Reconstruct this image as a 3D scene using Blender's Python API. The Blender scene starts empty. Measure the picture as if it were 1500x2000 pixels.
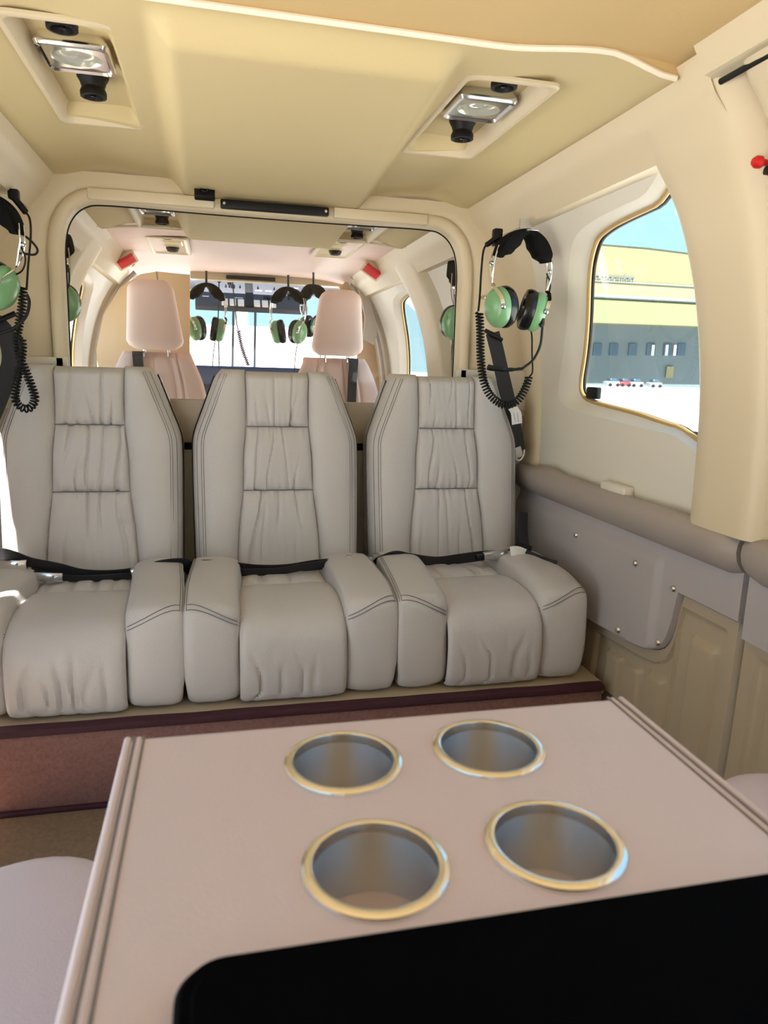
import bpy, bmesh, math, random
from mathutils import Vector, Matrix, noise
random.seed(7)
scene = bpy.context.scene
col = scene.collection
CX = .043                                   # cabin centre line

# ------------------------------------------------------------------ camera
M = ((0.9739315428665342, 0.015840187735138306, -0.2262883962162615),
     (-0.22490127885343772, 0.19764051778029376, -0.9541266375600388),
     (0.029610210733806912, 0.9801465779076376, 0.1960508128936133))
CAMLOC = Vector((-.13, 0, 1.0)); FPX = 1400.
cd = bpy.data.cameras.new('camera'); cam = bpy.data.objects.new('camera', cd); col.objects.link(cam)
cd.sensor_fit = 'VERTICAL'; cd.sensor_height = 36.; cd.lens = FPX / 2000 * 36
cam.matrix_world = Matrix.Translation(CAMLOC) @ Matrix(M).to_4x4()
cd.clip_start = .02; cd.clip_end = 2000
cd.dof.use_dof = True; cd.dof.focus_distance = 2.0; cd.dof.aperture_fstop = 8.5
scene.camera = cam
Mw = Matrix(M)
def at(px, py, Y):
    """point at depth Y seen at a photo pixel (used to read off positions of thin hanging things)"""
    d = Mw @ Vector((px - 750, 1000 - py, -FPX)); return CAMLOC + d * (Y / d.y)

# ------------------------------------------------------------------ world, sun, exposure
SKY, SUN, EXPO = .62, 13., 1.25
w = bpy.data.worlds.new('sky'); scene.world = w; w.use_nodes = True
nt = w.node_tree; nt.nodes.clear()
tcw = nt.nodes.new('ShaderNodeTexCoord'); spw = nt.nodes.new('ShaderNodeSeparateXYZ'); rmp = nt.nodes.new('ShaderNodeValToRGB')
rmp.color_ramp.elements[0].position = .0; rmp.color_ramp.elements[0].color = (.50, .80, .90, 1)
rmp.color_ramp.elements[1].position = .9; rmp.color_ramp.elements[1].color = (.24, .50, .90, 1)
bg = nt.nodes.new('ShaderNodeBackground'); bg.inputs[1].default_value = SKY
wo = nt.nodes.new('ShaderNodeOutputWorld')
nt.links.new(tcw.outputs['Generated'], spw.inputs[0]); nt.links.new(spw.outputs['Z'], rmp.inputs[0]); nt.links.new(rmp.outputs[0], bg.inputs[0]); nt.links.new(bg.outputs[0], wo.inputs[0])
sd = bpy.data.lights.new('sun', 'SUN'); sd.energy = SUN; sd.angle = .009; sd.color = (1, .96, .88)
so = bpy.data.objects.new('sun', sd); col.objects.link(so)
so.rotation_euler = Vector((.035, .43, -.56)).to_track_quat('-Z', 'Y').to_euler()
vs = scene.view_settings; vs.view_transform = 'Standard'; vs.look = 'None'; vs.gamma = 1; vs.use_curve_mapping = False
vs.exposure = EXPO
scene.cycles.max_bounces = 14; scene.cycles.glossy_bounces = 10; scene.cycles.diffuse_bounces = 8; scene.cycles.transparent_max_bounces = 12

# ------------------------------------------------------------------ materials
def srgb(c):
    return tuple(((v/255)/12.92 if v/255 <= .04045 else ((v/255+.055)/1.055)**2.4) for v in c) + (1,)
MATS = {}
def mat(name, c, rough=.5, metal=0., bump=0., bscale=200., var=0., vscale=6., coat=0., aniso=0., kind='noise', spec=.5):
    m = bpy.data.materials.new(name); m.use_nodes = True; n = m.node_tree.nodes; l = m.node_tree.links
    b = n['Principled BSDF']; c = srgb(c)
    b.inputs['Base Color'].default_value = c; b.inputs['Roughness'].default_value = rough; b.inputs['Metallic'].default_value = metal
    b.inputs['Coat Weight'].default_value = coat; b.inputs['Specular IOR Level'].default_value = spec
    tc = n.new('ShaderNodeTexCoord')
    if var:
        t = n.new('ShaderNodeTexNoise'); t.inputs['Scale'].default_value = vscale; t.inputs['Detail'].default_value = 6
        mx = n.new('ShaderNodeMix'); mx.data_type = 'RGBA'
        mx.inputs[6].default_value = tuple(v*(1-var) for v in c[:3]) + (1,); mx.inputs[7].default_value = tuple(min(1, v*(1+var)) for v in c[:3]) + (1,)
        l.new(tc.outputs['Object'], t.inputs['Vector']); l.new(t.outputs['Fac'], mx.inputs[0]); l.new(mx.outputs[2], b.inputs['Base Color'])
    if bump:
        if kind == 'voronoi':
            t = n.new('ShaderNodeTexVoronoi'); t.inputs['Scale'].default_value = bscale; o = t.outputs['Distance']
        else:
            t = n.new('ShaderNodeTexNoise'); t.inputs['Scale'].default_value = bscale; t.inputs['Detail'].default_value = 3; o = t.outputs['Fac']
        bp = n.new('ShaderNodeBump'); bp.inputs['Strength'].default_value = bump; bp.inputs['Distance'].default_value = .002
        l.new(tc.outputs['Object'], t.inputs['Vector']); l.new(o, bp.inputs['Height']); l.new(bp.outputs[0], b.inputs['Normal'])
    MATS[name] = m; return m
mat('headliner', (206, 188, 143), .62, bump=.08, bscale=320)
mat('headliner_rear', (204, 176, 126), .85, bump=.2, bscale=500)
mat('cream_plastic', (214, 199, 170), .42, bump=.05, bscale=420)
mat('white_plastic', (222, 216, 204), .4, bump=.05, bscale=420)
mat('bead', (246, 236, 218), .4)
mat('leather', (200, 195, 194), .42, bump=.22, bscale=330, kind='voronoi', var=.03, vscale=5)
mat('leather_side', (178, 171, 173), .5, bump=.15, bscale=420, var=.03)
mat('leather_arm', (164, 153, 146), .45, bump=.18, bscale=380, var=.03)
mat('leather_table', (200, 189, 201), .45, bump=.10, bscale=420, kind='voronoi', var=.03, vscale=4)
mat('leather_pink', (226, 200, 190), .5, bump=.12, bscale=300)
mat('stitch', (112, 108, 112), .7)
mat('stitch_light', (214, 208, 204), .7)
mat('trim_tan', (182, 166, 142), .42, bump=.06, bscale=350)
mat('black', (14, 14, 16), .5, spec=.3)
mat('case_black', (3, 3, 6), .9, spec=.04)
mat('black_soft', (7, 7, 8), .85, bump=.2, bscale=300, spec=.15)
mat('black_gloss', (10, 11, 14), .22)
mat('belt', (30, 29, 34), .55, bump=.35, bscale=900)
mat('steel', (205, 207, 212), .22, 1.)
mat('chrome', (238, 236, 234), .1, 1.)
mat('green', (122, 170, 122), .3, coat=.3)
mat('carpet_riser', (138, 100, 94), .95, bump=1., bscale=420, var=.38, vscale=150)
mat('carpet_floor', (134, 114, 92), .95, bump=1., bscale=420, var=.35, vscale=110)
mat('binding', (62, 22, 36), .7, bump=.3, bscale=600)
mat('gold', (184, 154, 100), .4, .2)
mat('red', (200, 20, 24), .35)
mat('sign_red', (206, 40, 52), .4)
mat('sign_pale', (240, 170, 170), .4)
mat('tag_white', (238, 238, 236), .6)
mat('print', (120, 122, 128), .6)
mat('grey_panel', (178, 168, 154), .5)
mat('grey_white', (200, 202, 200), .5)
mat('panel_dark', (48, 50, 58), .55)
mat('switch', (222, 214, 208), .5)
mat('glare_blue', (52, 58, 78), .7)
mat('lens', (214, 216, 206), .12, .5)
mat('concrete', (212, 209, 204), .9, var=.06, vscale=.3)
mat('hangar_wall', (98, 96, 70), .8)
mat('hangar_pale', (106, 104, 78), .8)
mat('hangar_green', (82, 86, 58), .8)
mat('hangar_dark', (74, 88, 94), .8, var=.15, vscale=.15)
mat('hangar_edge', (88, 96, 98), .7)
mat('pane_blue', (44, 66, 82), .2)
mat('sign_text', (70, 80, 86), .7)
mat('white_wall', (240, 240, 240), .7)
mat('shutter', (206, 178, 196), .6)
mat('tan_wall', (214, 188, 150), .7)
mat('car_red', (140, 40, 44), .4); mat('car_grey', (120, 130, 140), .4)
mat('metal_edge', (150, 156, 162), .25, .9)
# brushed steel of the cup wells
def brushed():
    m = mat('brushed', (198, 201, 208), .40, 1.)
    n = m.node_tree.nodes; l = m.node_tree.links; b = n['Principled BSDF']
    b.inputs['Anisotropic'].default_value = .95; b.inputs['Anisotropic Rotation'].default_value = .25
    tc = n.new('ShaderNodeTexCoord'); mp = n.new('ShaderNodeMapping'); mp.inputs['Scale'].default_value = (4, 4, 900)
    t = n.new('ShaderNodeTexNoise'); t.inputs['Scale'].default_value = 1.; t.inputs['Detail'].default_value = 2
    bp = n.new('ShaderNodeBump'); bp.inputs['Strength'].default_value = .12; bp.inputs['Distance'].default_value = .001
    l.new(tc.outputs['Object'], mp.inputs[0]); l.new(mp.outputs[0], t.inputs[0]); l.new(t.outputs[0], bp.inputs['Height']); l.new(bp.outputs[0], b.inputs['Normal'])
brushed()
def glassmat(name, tint, refl):
    m = bpy.data.materials.new(name); m.use_nodes = True; n = m.node_tree.nodes; l = m.node_tree.links; n.clear()
    tr = n.new('ShaderNodeBsdfTransparent'); tr.inputs[0].default_value = tint
    gl = n.new('ShaderNodeBsdfGlossy'); gl.inputs['Roughness'].default_value = .02
    lw = n.new('ShaderNodeLayerWeight'); lw.inputs[0].default_value = .5
    pw = n.new('ShaderNodeMath'); pw.operation = 'POWER'; pw.inputs[1].default_value = 4.; l.new(lw.outputs['Facing'], pw.inputs[0])
    fr = n.new('ShaderNodeMath'); fr.operation = 'MULTIPLY_ADD'; fr.inputs[1].default_value = .8; fr.inputs[2].default_value = refl; l.new(pw.outputs[0], fr.inputs[0])
    mx = n.new('ShaderNodeMixShader'); o = n.new('ShaderNodeOutputMaterial')
    l.new(fr.outputs[0], mx.inputs[0]); l.new(tr.outputs[0], mx.inputs[1]); l.new(gl.outputs[0], mx.inputs[2]); l.new(mx.outputs[0], o.inputs[0])
    MATS[name] = m
glassmat('glass', (.97, .98, .98, 1), .03)
glassmat('glass_side', (.93, .97, .97, 1), .04)
def corrugated(name, base, axis):
    m = MATS[base].copy(); m.name = name; n = m.node_tree.nodes; l = m.node_tree.links
    tc = n.new('ShaderNodeTexCoord'); wv = n.new('ShaderNodeTexWave'); wv.bands_direction = axis; wv.inputs['Scale'].default_value = 1.1
    bp = n.new('ShaderNodeBump'); bp.inputs['Strength'].default_value = .5; bp.inputs['Distance'].default_value = .1
    l.new(tc.outputs['Object'], wv.inputs[0]); l.new(wv.outputs['Fac'], bp.inputs['Height']); l.new(bp.outputs[0], n['Principled BSDF'].inputs['Normal'])
    MATS[name] = m
corrugated('hangar_wall_c', 'hangar_wall', 'X'); corrugated('hangar_green_c', 'hangar_green', 'X')

# ------------------------------------------------------------------ mesh helpers
def lerp(a, b, t): return a + (b - a) * t
def sstep(a, b, x):
    t = max(0., min(1., (x - a) / (b - a))); return t*t*(3 - 2*t)
def interp(tab, x):
    """smooth (Catmull-Rom) lookup in [(x, y), ...]"""
    if x <= tab[0][0]: return tab[0][1]
    if x >= tab[-1][0]: return tab[-1][1]
    for i in range(len(tab) - 1):
        x0, y0 = tab[i]; x1, y1 = tab[i+1]
        if x <= x1:
            h = x1 - x0; t = (x - x0) / h; s = (y1 - y0) / h
            m0 = s if i == 0 else (y1 - tab[i-1][1]) / (x1 - tab[i-1][0])
            m1 = s if i == len(tab) - 2 else (tab[i+2][1] - y0) / (tab[i+2][0] - x0)
            return (2*t**3 - 3*t**2 + 1)*y0 + (t**3 - 2*t**2 + t)*h*m0 + (-2*t**3 + 3*t**2)*y1 + (t**3 - t**2)*h*m1
def cat(pts, n, closed=False):
    """Catmull-Rom resample of a polyline, n points per segment"""
    P = [Vector(p) for p in pts]; out = []; N = len(P)
    for i in range(N if closed else N - 1):
        p0 = P[i-1] if (closed or i > 0) else P[0]*2 - P[1]
        p1 = P[i]; p2 = P[(i+1) % N]
        p3 = P[(i+2) % N] if (closed or i + 2 < N) else P[-1]*2 - P[-2]
        for k in range(n):
            t = k / n
            out.append(.5*((2*p1) + (p2 - p0)*t + (2*p0 - 5*p1 + 4*p2 - p3)*t*t + (3*p1 - p0 - 3*p2 + p3)*t**3))
    if not closed: out.append(P[-1].copy())
    return out
class G:
    def __init__(s): s.v = []; s.f = []
    def add(s, vs, fs):
        o = len(s.v); s.v += [Vector(p) for p in vs]; s.f += [tuple(i + o for i in f) for f in fs]; return s
    def grid(s, rows, cu=False, cv=False):
        """rows: list of lists of points; cu closes each row, cv joins last row to first"""
        n = len(rows[0]); o = len(s.v)
        for r in rows: s.v += [Vector(p) for p in r]
        for i in range(len(rows) - (0 if cv else 1)):
            j = (i + 1) % len(rows)
            for k in range(n - (0 if cu else 1)):
                q = (k + 1) % n
                s.f.append((o + i*n + k, o + i*n + q, o + j*n + q, o + j*n + k))
        return s
    def cap(s, loop):
        o = len(s.v); s.v += [Vector(p) for p in loop]; s.f.append(tuple(range(o, o + len(loop)))); return s
    def box(s, lo, hi, bev=0., seg=2, rot=None):
        bm = bmesh.new(); bmesh.ops.create_cube(bm, size=1)
        d = [hi[i] - lo[i] for i in range(3)]; c = Vector([(hi[i] + lo[i]) / 2 for i in range(3)])
        for v in bm.verts: v.co = Vector((v.co.x*d[0], v.co.y*d[1], v.co.z*d[2]))
        if bev: bmesh.ops.bevel(bm, geom=bm.edges[:] , offset=min(bev, min(d)*.49), segments=seg, profile=.5, affect='EDGES')
        bm.verts.ensure_lookup_table()
        R = rot.to_matrix() if rot is not None else Matrix.Identity(3)
        s.add([R @ v.co + c for v in bm.verts], [[v.index for v in f.verts] for f in bm.faces]); bm.free(); return s
    def tube(s, pts, r, n=8, closed=False, caps=True):
        P = [Vector(p) for p in pts]; N = len(P); rows = []
        T = []
        for i in range(N):
            a = P[i-1] if (i > 0 or closed) else P[i]; b = P[(i+1) % N] if (i < N-1 or closed) else P[i]
            t = (b - a); T.append(t.normalized() if t.length > 1e-9 else Vector((0, 0, 1)))
        ref = Vector((0, 0, 1)) if abs(T[0].z) < .9 else Vector((1, 0, 0))
        u = (ref - T[0]*ref.dot(T[0])).normalized()
        for i in range(N):
            u = (u - T[i]*u.dot(T[i])); u = u.normalized() if u.length > 1e-6 else T[i].orthogonal().normalized()
            w_ = T[i].cross(u); rr = r[i] if isinstance(r, (list, tuple)) else r
            rows.append([P[i] + (u*math.cos(2*math.pi*k/n) + w_*math.sin(2*math.pi*k/n))*rr for k in range(n)])
        s.grid(rows, cu=True, cv=closed)
        if caps and not closed: s.cap(rows[0][::-1]); s.cap(rows[-1])
        return s
    def lathe(s, prof, o, axis='z', n=32, sc=(1, 1)):
        """prof: [(radius, height)] around an axis through o; sc scales the two radial directions"""
        rows = []
        for r_, h in prof:
            row = []
            for k in range(n):
                a = 2*math.pi*k/n; p, q = r_*math.cos(a)*sc[0], r_*math.sin(a)*sc[1]
                row.append({'z': (p, q, h), 'x': (h, p, q), 'y': (p, h, q)}[axis])
            rows.append([Vector(v) + Vector(o) for v in row])
        return s.grid(rows, cu=True)
    def prism(s, loop, d):
        """closed loop of points swept by vector d, capped"""
        L = [Vector(p) for p in loop]; D = Vector(d); U = [p + D for p in L]
        s.grid([L, U], cu=True); s.cap(L[::-1]); s.cap(U); return s
    def ribbon(s, pts, wd, wid, th=.0018):
        """strap along pts; wd: width direction (one vector or one each)"""
        P = [Vector(p) for p in pts]; rows = []
        for i, p in enumerate(P):
            t = (P[min(i+1, len(P)-1)] - P[max(i-1, 0)]).normalized()
            d = Vector(wd[i] if isinstance(wd, list) else wd); d = (d - t*d.dot(t)).normalized(); nn = t.cross(d)*th
            rows.append([p - d*wid/2 - nn, p + d*wid/2 - nn, p + d*wid/2 + nn, p - d*wid/2 + nn])
        s.grid(rows, cu=True); s.cap(rows[0][::-1]); s.cap(rows[-1]); return s
    def xform(s, m):
        s.v = [m @ p for p in s.v]; return s
def wloc(o):
    v = Vector((0, 0, 0))
    while o is not None: v += o.location; o = o.parent
    return v
def obj(name, g, m, parent=None, smooth=True, angle=40, loc=None):
    me = bpy.data.meshes.new(name)
    org = wloc(parent) if parent else Vector((0, 0, 0))
    if loc is not None: org = Vector(loc)
    elif parent is None:
        n = len(g.v); xs = [min(p[i] for p in g.v) for i in range(3)], [max(p[i] for p in g.v) for i in range(3)]
        org = Vector(((xs[0][0]+xs[1][0])/2, (xs[0][1]+xs[1][1])/2, xs[0][2]))
    me.from_pydata([tuple(p - org) for p in g.v], [], g.f); me.validate(); 
    bm = bmesh.new(); bm.from_mesh(me); bmesh.ops.remove_doubles(bm, verts=bm.verts, dist=1e-6); bmesh.ops.recalc_face_normals(bm, faces=bm.faces); bm.to_mesh(me); bm.free()
    me.materials.append(MATS[m])
    if smooth:
        for p in me.polygons: p.use_smooth = True
        me.set_sharp_from_angle(angle=math.radians(angle))
    o = bpy.data.objects.new(name, me); col.objects.link(o)
    if parent: o.parent = parent
    else: o.location = org
    return o
def tag(o, label, cat_, group=None):
    o['label'] = label; o['category'] = cat_
    if group: o['group'] = group
    return o
def thing(name, label, cat_, loc, group=None):
    o = bpy.data.objects.new(name, None); o.empty_display_size = .05; col.objects.link(o); o.location = loc
    return tag(o, label, cat_, group)
def struct(o, label=None, cat_=None):
    o['kind'] = 'structure'
    if label: o['label'] = label; o['category'] = cat_
    return o
def S_empty(name, loc, label, cat_):
    o = bpy.data.objects.new(name, None); o.empty_display_size = .05; col.objects.link(o); o.location = loc
    return struct(o, label, cat_)

# ------------------------------------------------------------------ fuselage profile
WP = [(-.2, .86), (.2, .88), (.45, .885), (.70, .885), (.95, .875), (1.15, .84), (1.3, .785), (1.42, .71), (1.5, .62)]
def W(z, off=0., side=1):
    x = interp(WP, z) - off
    return x if side > 0 else 2*CX - x
def sx(x, side): return x if side > 0 else 2*CX - x

def grid_yz(g, ys, zs, off, side):
    offf = off if callable(off) else (lambda y, z: off)
    g.grid([[(W(z, offf(y, z), side), y, z) for z in zs] for y in ys])
def lin(a, b, n): return [a + (b-a)*i/n for i in range(n+1)]

WIN_IN = [(1.26,1.362),(1.45,1.356),(1.647,1.343),(1.737,1.315),(1.817,1.232),(1.893,1.06),(1.925,.98),(1.912,.941),(1.845,.925),(1.645,.909),(1.47,.889),(1.26,.88)]
WIN_OUT = [(1.25,1.374),(1.45,1.369),(1.65,1.360),(1.775,1.335),(1.86,1.262),(1.945,1.11),(2.01,.965),(1.99,.916),(1.90,.897),(1.69,.884),(1.46,.873),(1.25,.868)]
def loop2(pts): return [(p.x, p.y) for p in cat([(a, b, 0) for a, b in pts], 8, True)]
def side_panel(side, dy, nm, y1=2.24):
    """wall panel with the window hole, plus bezel, gasket, seal and pane; returns the parent"""
    li, lo = loop2(WIN_IN), loop2(WIN_OUT)
    cy, cz = 1.62, 1.12
    y0, z0, z1 = 1.12, .66, 1.44
    rect = []
    for y, z in lo:
        dy_, dz_ = y - cy, z - cz
        k = min([(y1-cy)/dy_ if dy_ > 1e-6 else 9e9, (y0-cy)/dy_ if dy_ < -1e-6 else 9e9, (z1-cz)/dz_ if dz_ > 1e-6 else 9e9, (z0-cz)/dz_ if dz_ < -1e-6 else 9e9])
        rect.append([cy + dy_*k, cz + dz_*k])
    for c in ((y0, z0), (y0, z1), (y1, z0), (y1, z1)):
        i = min(range(len(rect)), key=lambda i: (rect[i][0]-c[0])**2 + (rect[i][1]-c[1])**2); rect[i] = list(c)
    g = G(); rows = []
    for k in range(13):
        t = k / 12
        rows.append([(W(lerp(a[1], b[1], t), 0, side), lerp(a[0], b[0], t) + dy, lerp(a[1], b[1], t)) for a, b in zip(lo, rect)])
    g.grid(rows, cu=True)
    root = obj('wall_' + nm, g, 'white_plastic', None); return root, li, lo
def window(side, dy, li, lo, n, label):
    root = S_empty('window_%d' % n, (sx(.86, side), 1.6 + dy, .9), label, 'window')
    g = G(); rows = []
    for k in range(9):
        t = k / 8; d = -.032*t**1.2
        rows.append([(W(lerp(a[1], b[1], t), d, side), lerp(a[0], b[0], t) + dy, lerp(a[1], b[1], t)) for a, b in zip(lo, li)])
    g.grid(rows, cu=True); obj('window_surround', g, 'white_plastic', root)
    obj('gasket', G().tube([(W(z, -.029, side), y + dy, z) for y, z in li], .006, 8, True), 'gold', root)
    cy, cz = 1.6, 1.12
    def sh(k): return [(cy + (y-cy)*k + dy, cz + (z-cz)*k) for y, z in li]
    g = G(); a, b = sh(.994), sh(.980)
    g.grid([[(W(z, -.033, side), y, z) for y, z in a], [(W(z, -.036, side), y, z) for y, z in b], [(W(z, -.042, side), y, z) for y, z in b], [(W(z, -.042, side), y, z) for y, z in a]], cu=True)
    obj('seal', g, 'black', root)
    g = G(); rows = [[(W(cz + (z-cz)*k, -.038, side), cy + (y-cy)*k + dy, cz + (z-cz)*k) for y, z in li] for k in (.988, .7, .4, .15, .01)]
    g.grid(rows, cu=True); obj('pane', g, 'glass_side', root)
    return root
def header(side, ya, yb):
    g = G(); zs = lin(1.395, 1.502, 8)
    loop = [(W(1.395, 0, side), 0, 1.395), (W(1.395, .030, side), 0, 1.395)] + [(W(z, .034 - .034*sstep(1.44, 1.5, z), side), 0, z) for z in zs] + [(sx(.70, side), 0, 1.53), (sx(.80, side), 0, 1.45)]
    n = 24; rows = []
    for i in range(n + 1):
        y = lerp(ya, yb, i/n); rows.append([(p[0], y, p[2]) for p in loop])
    return g.grid(rows, cu=True)
def ya_(z): return .025*sstep(1.49, 1.1, z)
def pillar(side, ya, yb, zlo=.70):
    """rounded post that stands proud of the wall, sloping back into the door jamb"""
    g = G(); rows = []
    for z in lin(zlo, 1.497, 44):
        o = .034 - .034*sstep(1.44, 1.5, z) + .013*(1 - sstep(1.38, 1.46, z)); y0 = ya + ya_(z)
        fl = .04*sstep(1.3, 1.42, z)
        pr = [(y0 - .040, -.06), (y0 - .039, -.02), (y0 - .036, -.004), (y0 - .027, .010), (y0 - .014, min(.024, o*.6)), (y0 - .002, min(.036, o*.8)), (y0 + .012, .95*o), (y0 + .035, o), (yb - .06, o), (yb - .02 + fl*.2, .95*o), (yb + fl*.3, .7*o), (yb + .008 + fl*.3, .2*o), (yb + .012, -.01)]
        rows.append([(W(z, d, side), y, z) for y, d in pr])
    return g.grid(rows)

# ------------------------------------------------------------------ setting: floor, ceilings
struct(obj('floor', G().box((-.95, -1.0, -.06), (1.03, 6.2, 0)), 'carpet_floor'), 'brown carpeted cabin floor', 'floor')
VENTS = [(CX + .345, 1.525, .238), (CX - .40, 1.552, .262)]
def ceil_z(x, y, pockets, cen0, cen1):
    u = abs(x - CX) / .58
    z = 1.499 + .014*sstep(.45, .78, u) - .026*sstep(.78, 1.0, u)
    hwp = (lerp(.205, .262, (y-1.2)/1.05) if x > CX else lerp(.245, .262, (y-1.2)/1.05)); drop = (1 - sstep(hwp - .022, hwp + .026, abs(x - CX))) * sstep(cen0, cen0 + .05, y) * (1 - sstep(cen1 - .05, cen1, y) if cen1 else 1)
    z -= .040*drop
    for vx, vy, sd_ in pockets:
        a = abs(x - vx); b = abs(y - vy)
        z += .03*(1 - sstep(.062, .078, a))*(1 - sstep(sd_ - .048, sd_ - .026, b))
    return z
def ceiling_sheet(y0, y1, pockets, c0, c1, nx=150, ny=120):
    g = G(); xs = lin(CX - .59, CX + .59, nx)
    rows = [[(x, y, ceil_z(x, y, pockets, c0, c1)) for x in xs] for y in lin(y0, y1, ny)]
    g.grid(rows); return g
ceil = struct(obj('ceiling', ceiling_sheet(1.17, 2.27, VENTS, 1.185, None), 'headliner'), 'cream moulded headliner with lowered centre panel', 'ceiling')
g = G().tube([(x, 1.168, ceil_z(x, 1.17, [], 5, None) - .001) for x in lin(CX - .58, CX + .58, 40)], .005, 8)
obj('edge_bead', g, 'bead', ceil)
g = G()   # headliner over the aft cabin, one step higher, open doorways below
g.grid([[(x, y, ceil_z(x, 1.17, [], 5, None) + .004 + .014*sstep(.48, .56, abs(x-CX))) for x in lin(CX - .66, CX + .66, 40)] for y in lin(-1.0, 1.166, 12)] + [[(x, 1.168, ceil_z(x, 1.17, [], 5, None)) for x in lin(CX - .66, CX + .66, 40)]])
obj('rear_headliner', g, 'headliner_rear', ceil)
obj('roof_skin', G().box((CX - .66, -1.0, 1.60), (CX + .66, 4.7, 1.63)), 'white_wall', ceil)
for s_ in (1, -1):
    obj('sun_shaped_roof_edge', G().box((sx(.66, s_), -1.0, 1.52) if s_ > 0 else (sx(.74, s_), -1.0, 1.52), (.86, 4.7, 1.62) if s_ > 0 else (sx(.66, s_), 4.7, 1.62)), 'cream_plastic', ceil)  # unseen roof edges, wide on the right to block sun, narrow on the left
ceilf = struct(obj('ceiling_front', ceiling_sheet(2.27, 3.02, [(CX + .36, 2.80, .238), (CX - .36, 2.80, .238)], 1.0, 3.02, 110, 60), 'headliner'), 'headliner panel just beyond the glass partition', 'ceiling')
g = G(); xs = lin(CX - .59, CX + .59, 60)
g.grid([[(x, y, 1.53 - .03*(abs(x-CX)/.58)**4 - .02*sstep(4.0, 4.5, y)) for x in xs] for y in lin(3.0, 4.5, 30)])
obj('forward_headliner', g, 'leather_pink', ceilf)
g = G().tube([(x, 3.015, 1.508 - .02*(abs(x-CX)/.58)**4) for x in lin(CX - .58, CX + .58, 30)], .005, 6)
obj('edge_bead', g, 'bead', ceilf)

# ------------------------------------------------------------------ right wall
wr, li, lo = side_panel(1, 0, 'right'); struct(wr, 'white moulded wall panel around the side window', 'wall')
window(1, 0, li, lo, 1, 'side window with gold gasket looking out on hangar')
obj('overhang', header(1, 1.10, 2.24), 'cream_plastic', wr)
obj('pillar', pillar(1, 1.097, 1.31), 'cream_plastic', wr)
g = G(); rows = []
for z in lin(.70, 1.40, 24):
    yy = 2.155 - .10*sstep(1.05, 1.40, z)
    rows.append([(W(z, -.005), yy - .03, z), (W(z, .006), yy - .018, z), (W(z, .016), yy, z), (W(z, .02), yy + .03, z), (W(z, .022), 2.25, z)])
g.grid(rows); obj('corner_post', g, 'cream_plastic', wr)
# window latch (black block at the lower forward corner of the pane)
obj('latch', G().box((W(.955, -.022), 1.825, .934), (W(.955, -.038), 1.885, .967), .004), 'black', wr)
# armrest roll
def armroll(ya, yb, nm, parent, side=1, bow=.0):
    g = G(); rows = []
    pr = [(.0, .70), (.012, .708), (.028, .710), (.044, .704), (.053, .692), (.056, .672), (.05, .650), (.038, .634), (.024, .622), (.0, .618)]
    for i in range(41):
        t = i/40; y = lerp(ya, yb, t); e = min(t, 1-t)*abs(yb-ya); k = 1 - .35*max(0, 1 - e/.018)**2
        lift = .012*math.exp(-((y - 1.98)/.06)**2) + .004*noise.noise(Vector((y*9, 0, 3)))
        rows.append([(W(.68, d*k, side), y, .665 + (z - .665)*(k*.5+.5) + lift*(z > .69)) for d, z in pr])
    g.grid(rows); g.cap(rows[0]); g.cap(rows[-1][::-1])
    obj(nm, g, 'leather_arm', parent)
armroll(2.235, 1.158, 'armrest_roll', wr)
# leather side panel with stepped lower edge and a raised pocket
def edge_low(y):     # lower edge height of the leather panel along y
    if y < 1.352: return .522
    if y > 1.66: return .338
    return interp([(1.352, .522), (1.358, .47), (1.375, .405), (1.41, .368), (1.47, .352), (1.56, .345), (1.66, .338)], y)
g = G(); rows = []
ys = lin(1.158, 1.34, 14) + lin(1.345, 1.47, 26) + lin(1.48, 2.235, 40)
def pocket(y, z):
    a = sstep(1.405, 1.43, y)
    top = .605 - .02*sstep(1.5, 1.40, y) if False else .602
    return .013*a*sstep(top, top - .03, z)*(1 - .0*y)*sstep(1.40, 1.46, y + (.6 - z)*.0 + .03)
for y in ys:
    zl = edge_low(y); row = [(W(zl, -.004), y, zl), (W(zl, .008 + pocket(y, zl)), y, zl + .002)]
    row += [(W(z, .012 + pocket(y, z) + .0025*noise.noise(Vector((y*6, z*8, 1)))), y, z) for z in lin(zl + .006, .628, 26)]
    rows.append(row)
rows.insert(0, [(W(p[2], -.01), p[1] - .001, p[2]) for p in rows[0]])
g.grid(rows); obj('leather_panel', g, 'leather_side', wr)
for y, z in ((1.804, .553), (1.504, .553), (1.367, .531), (1.546, .366), (1.399, .389)):
    x = W(z, .014 + pocket(y, z))
    g = G().lathe([(.0001, -.005), (.005, -.0045), (.008, -.001), (.0085, .001)], (x, y, z), 'x', 14)
    obj('screw', g, 'chrome', wr)
obj('armrest_tab', G().box((W(.72, .03), 1.575, .700), (W(.72, 0), 1.69, .728), .005, 3), 'white_plastic', wr)
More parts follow.
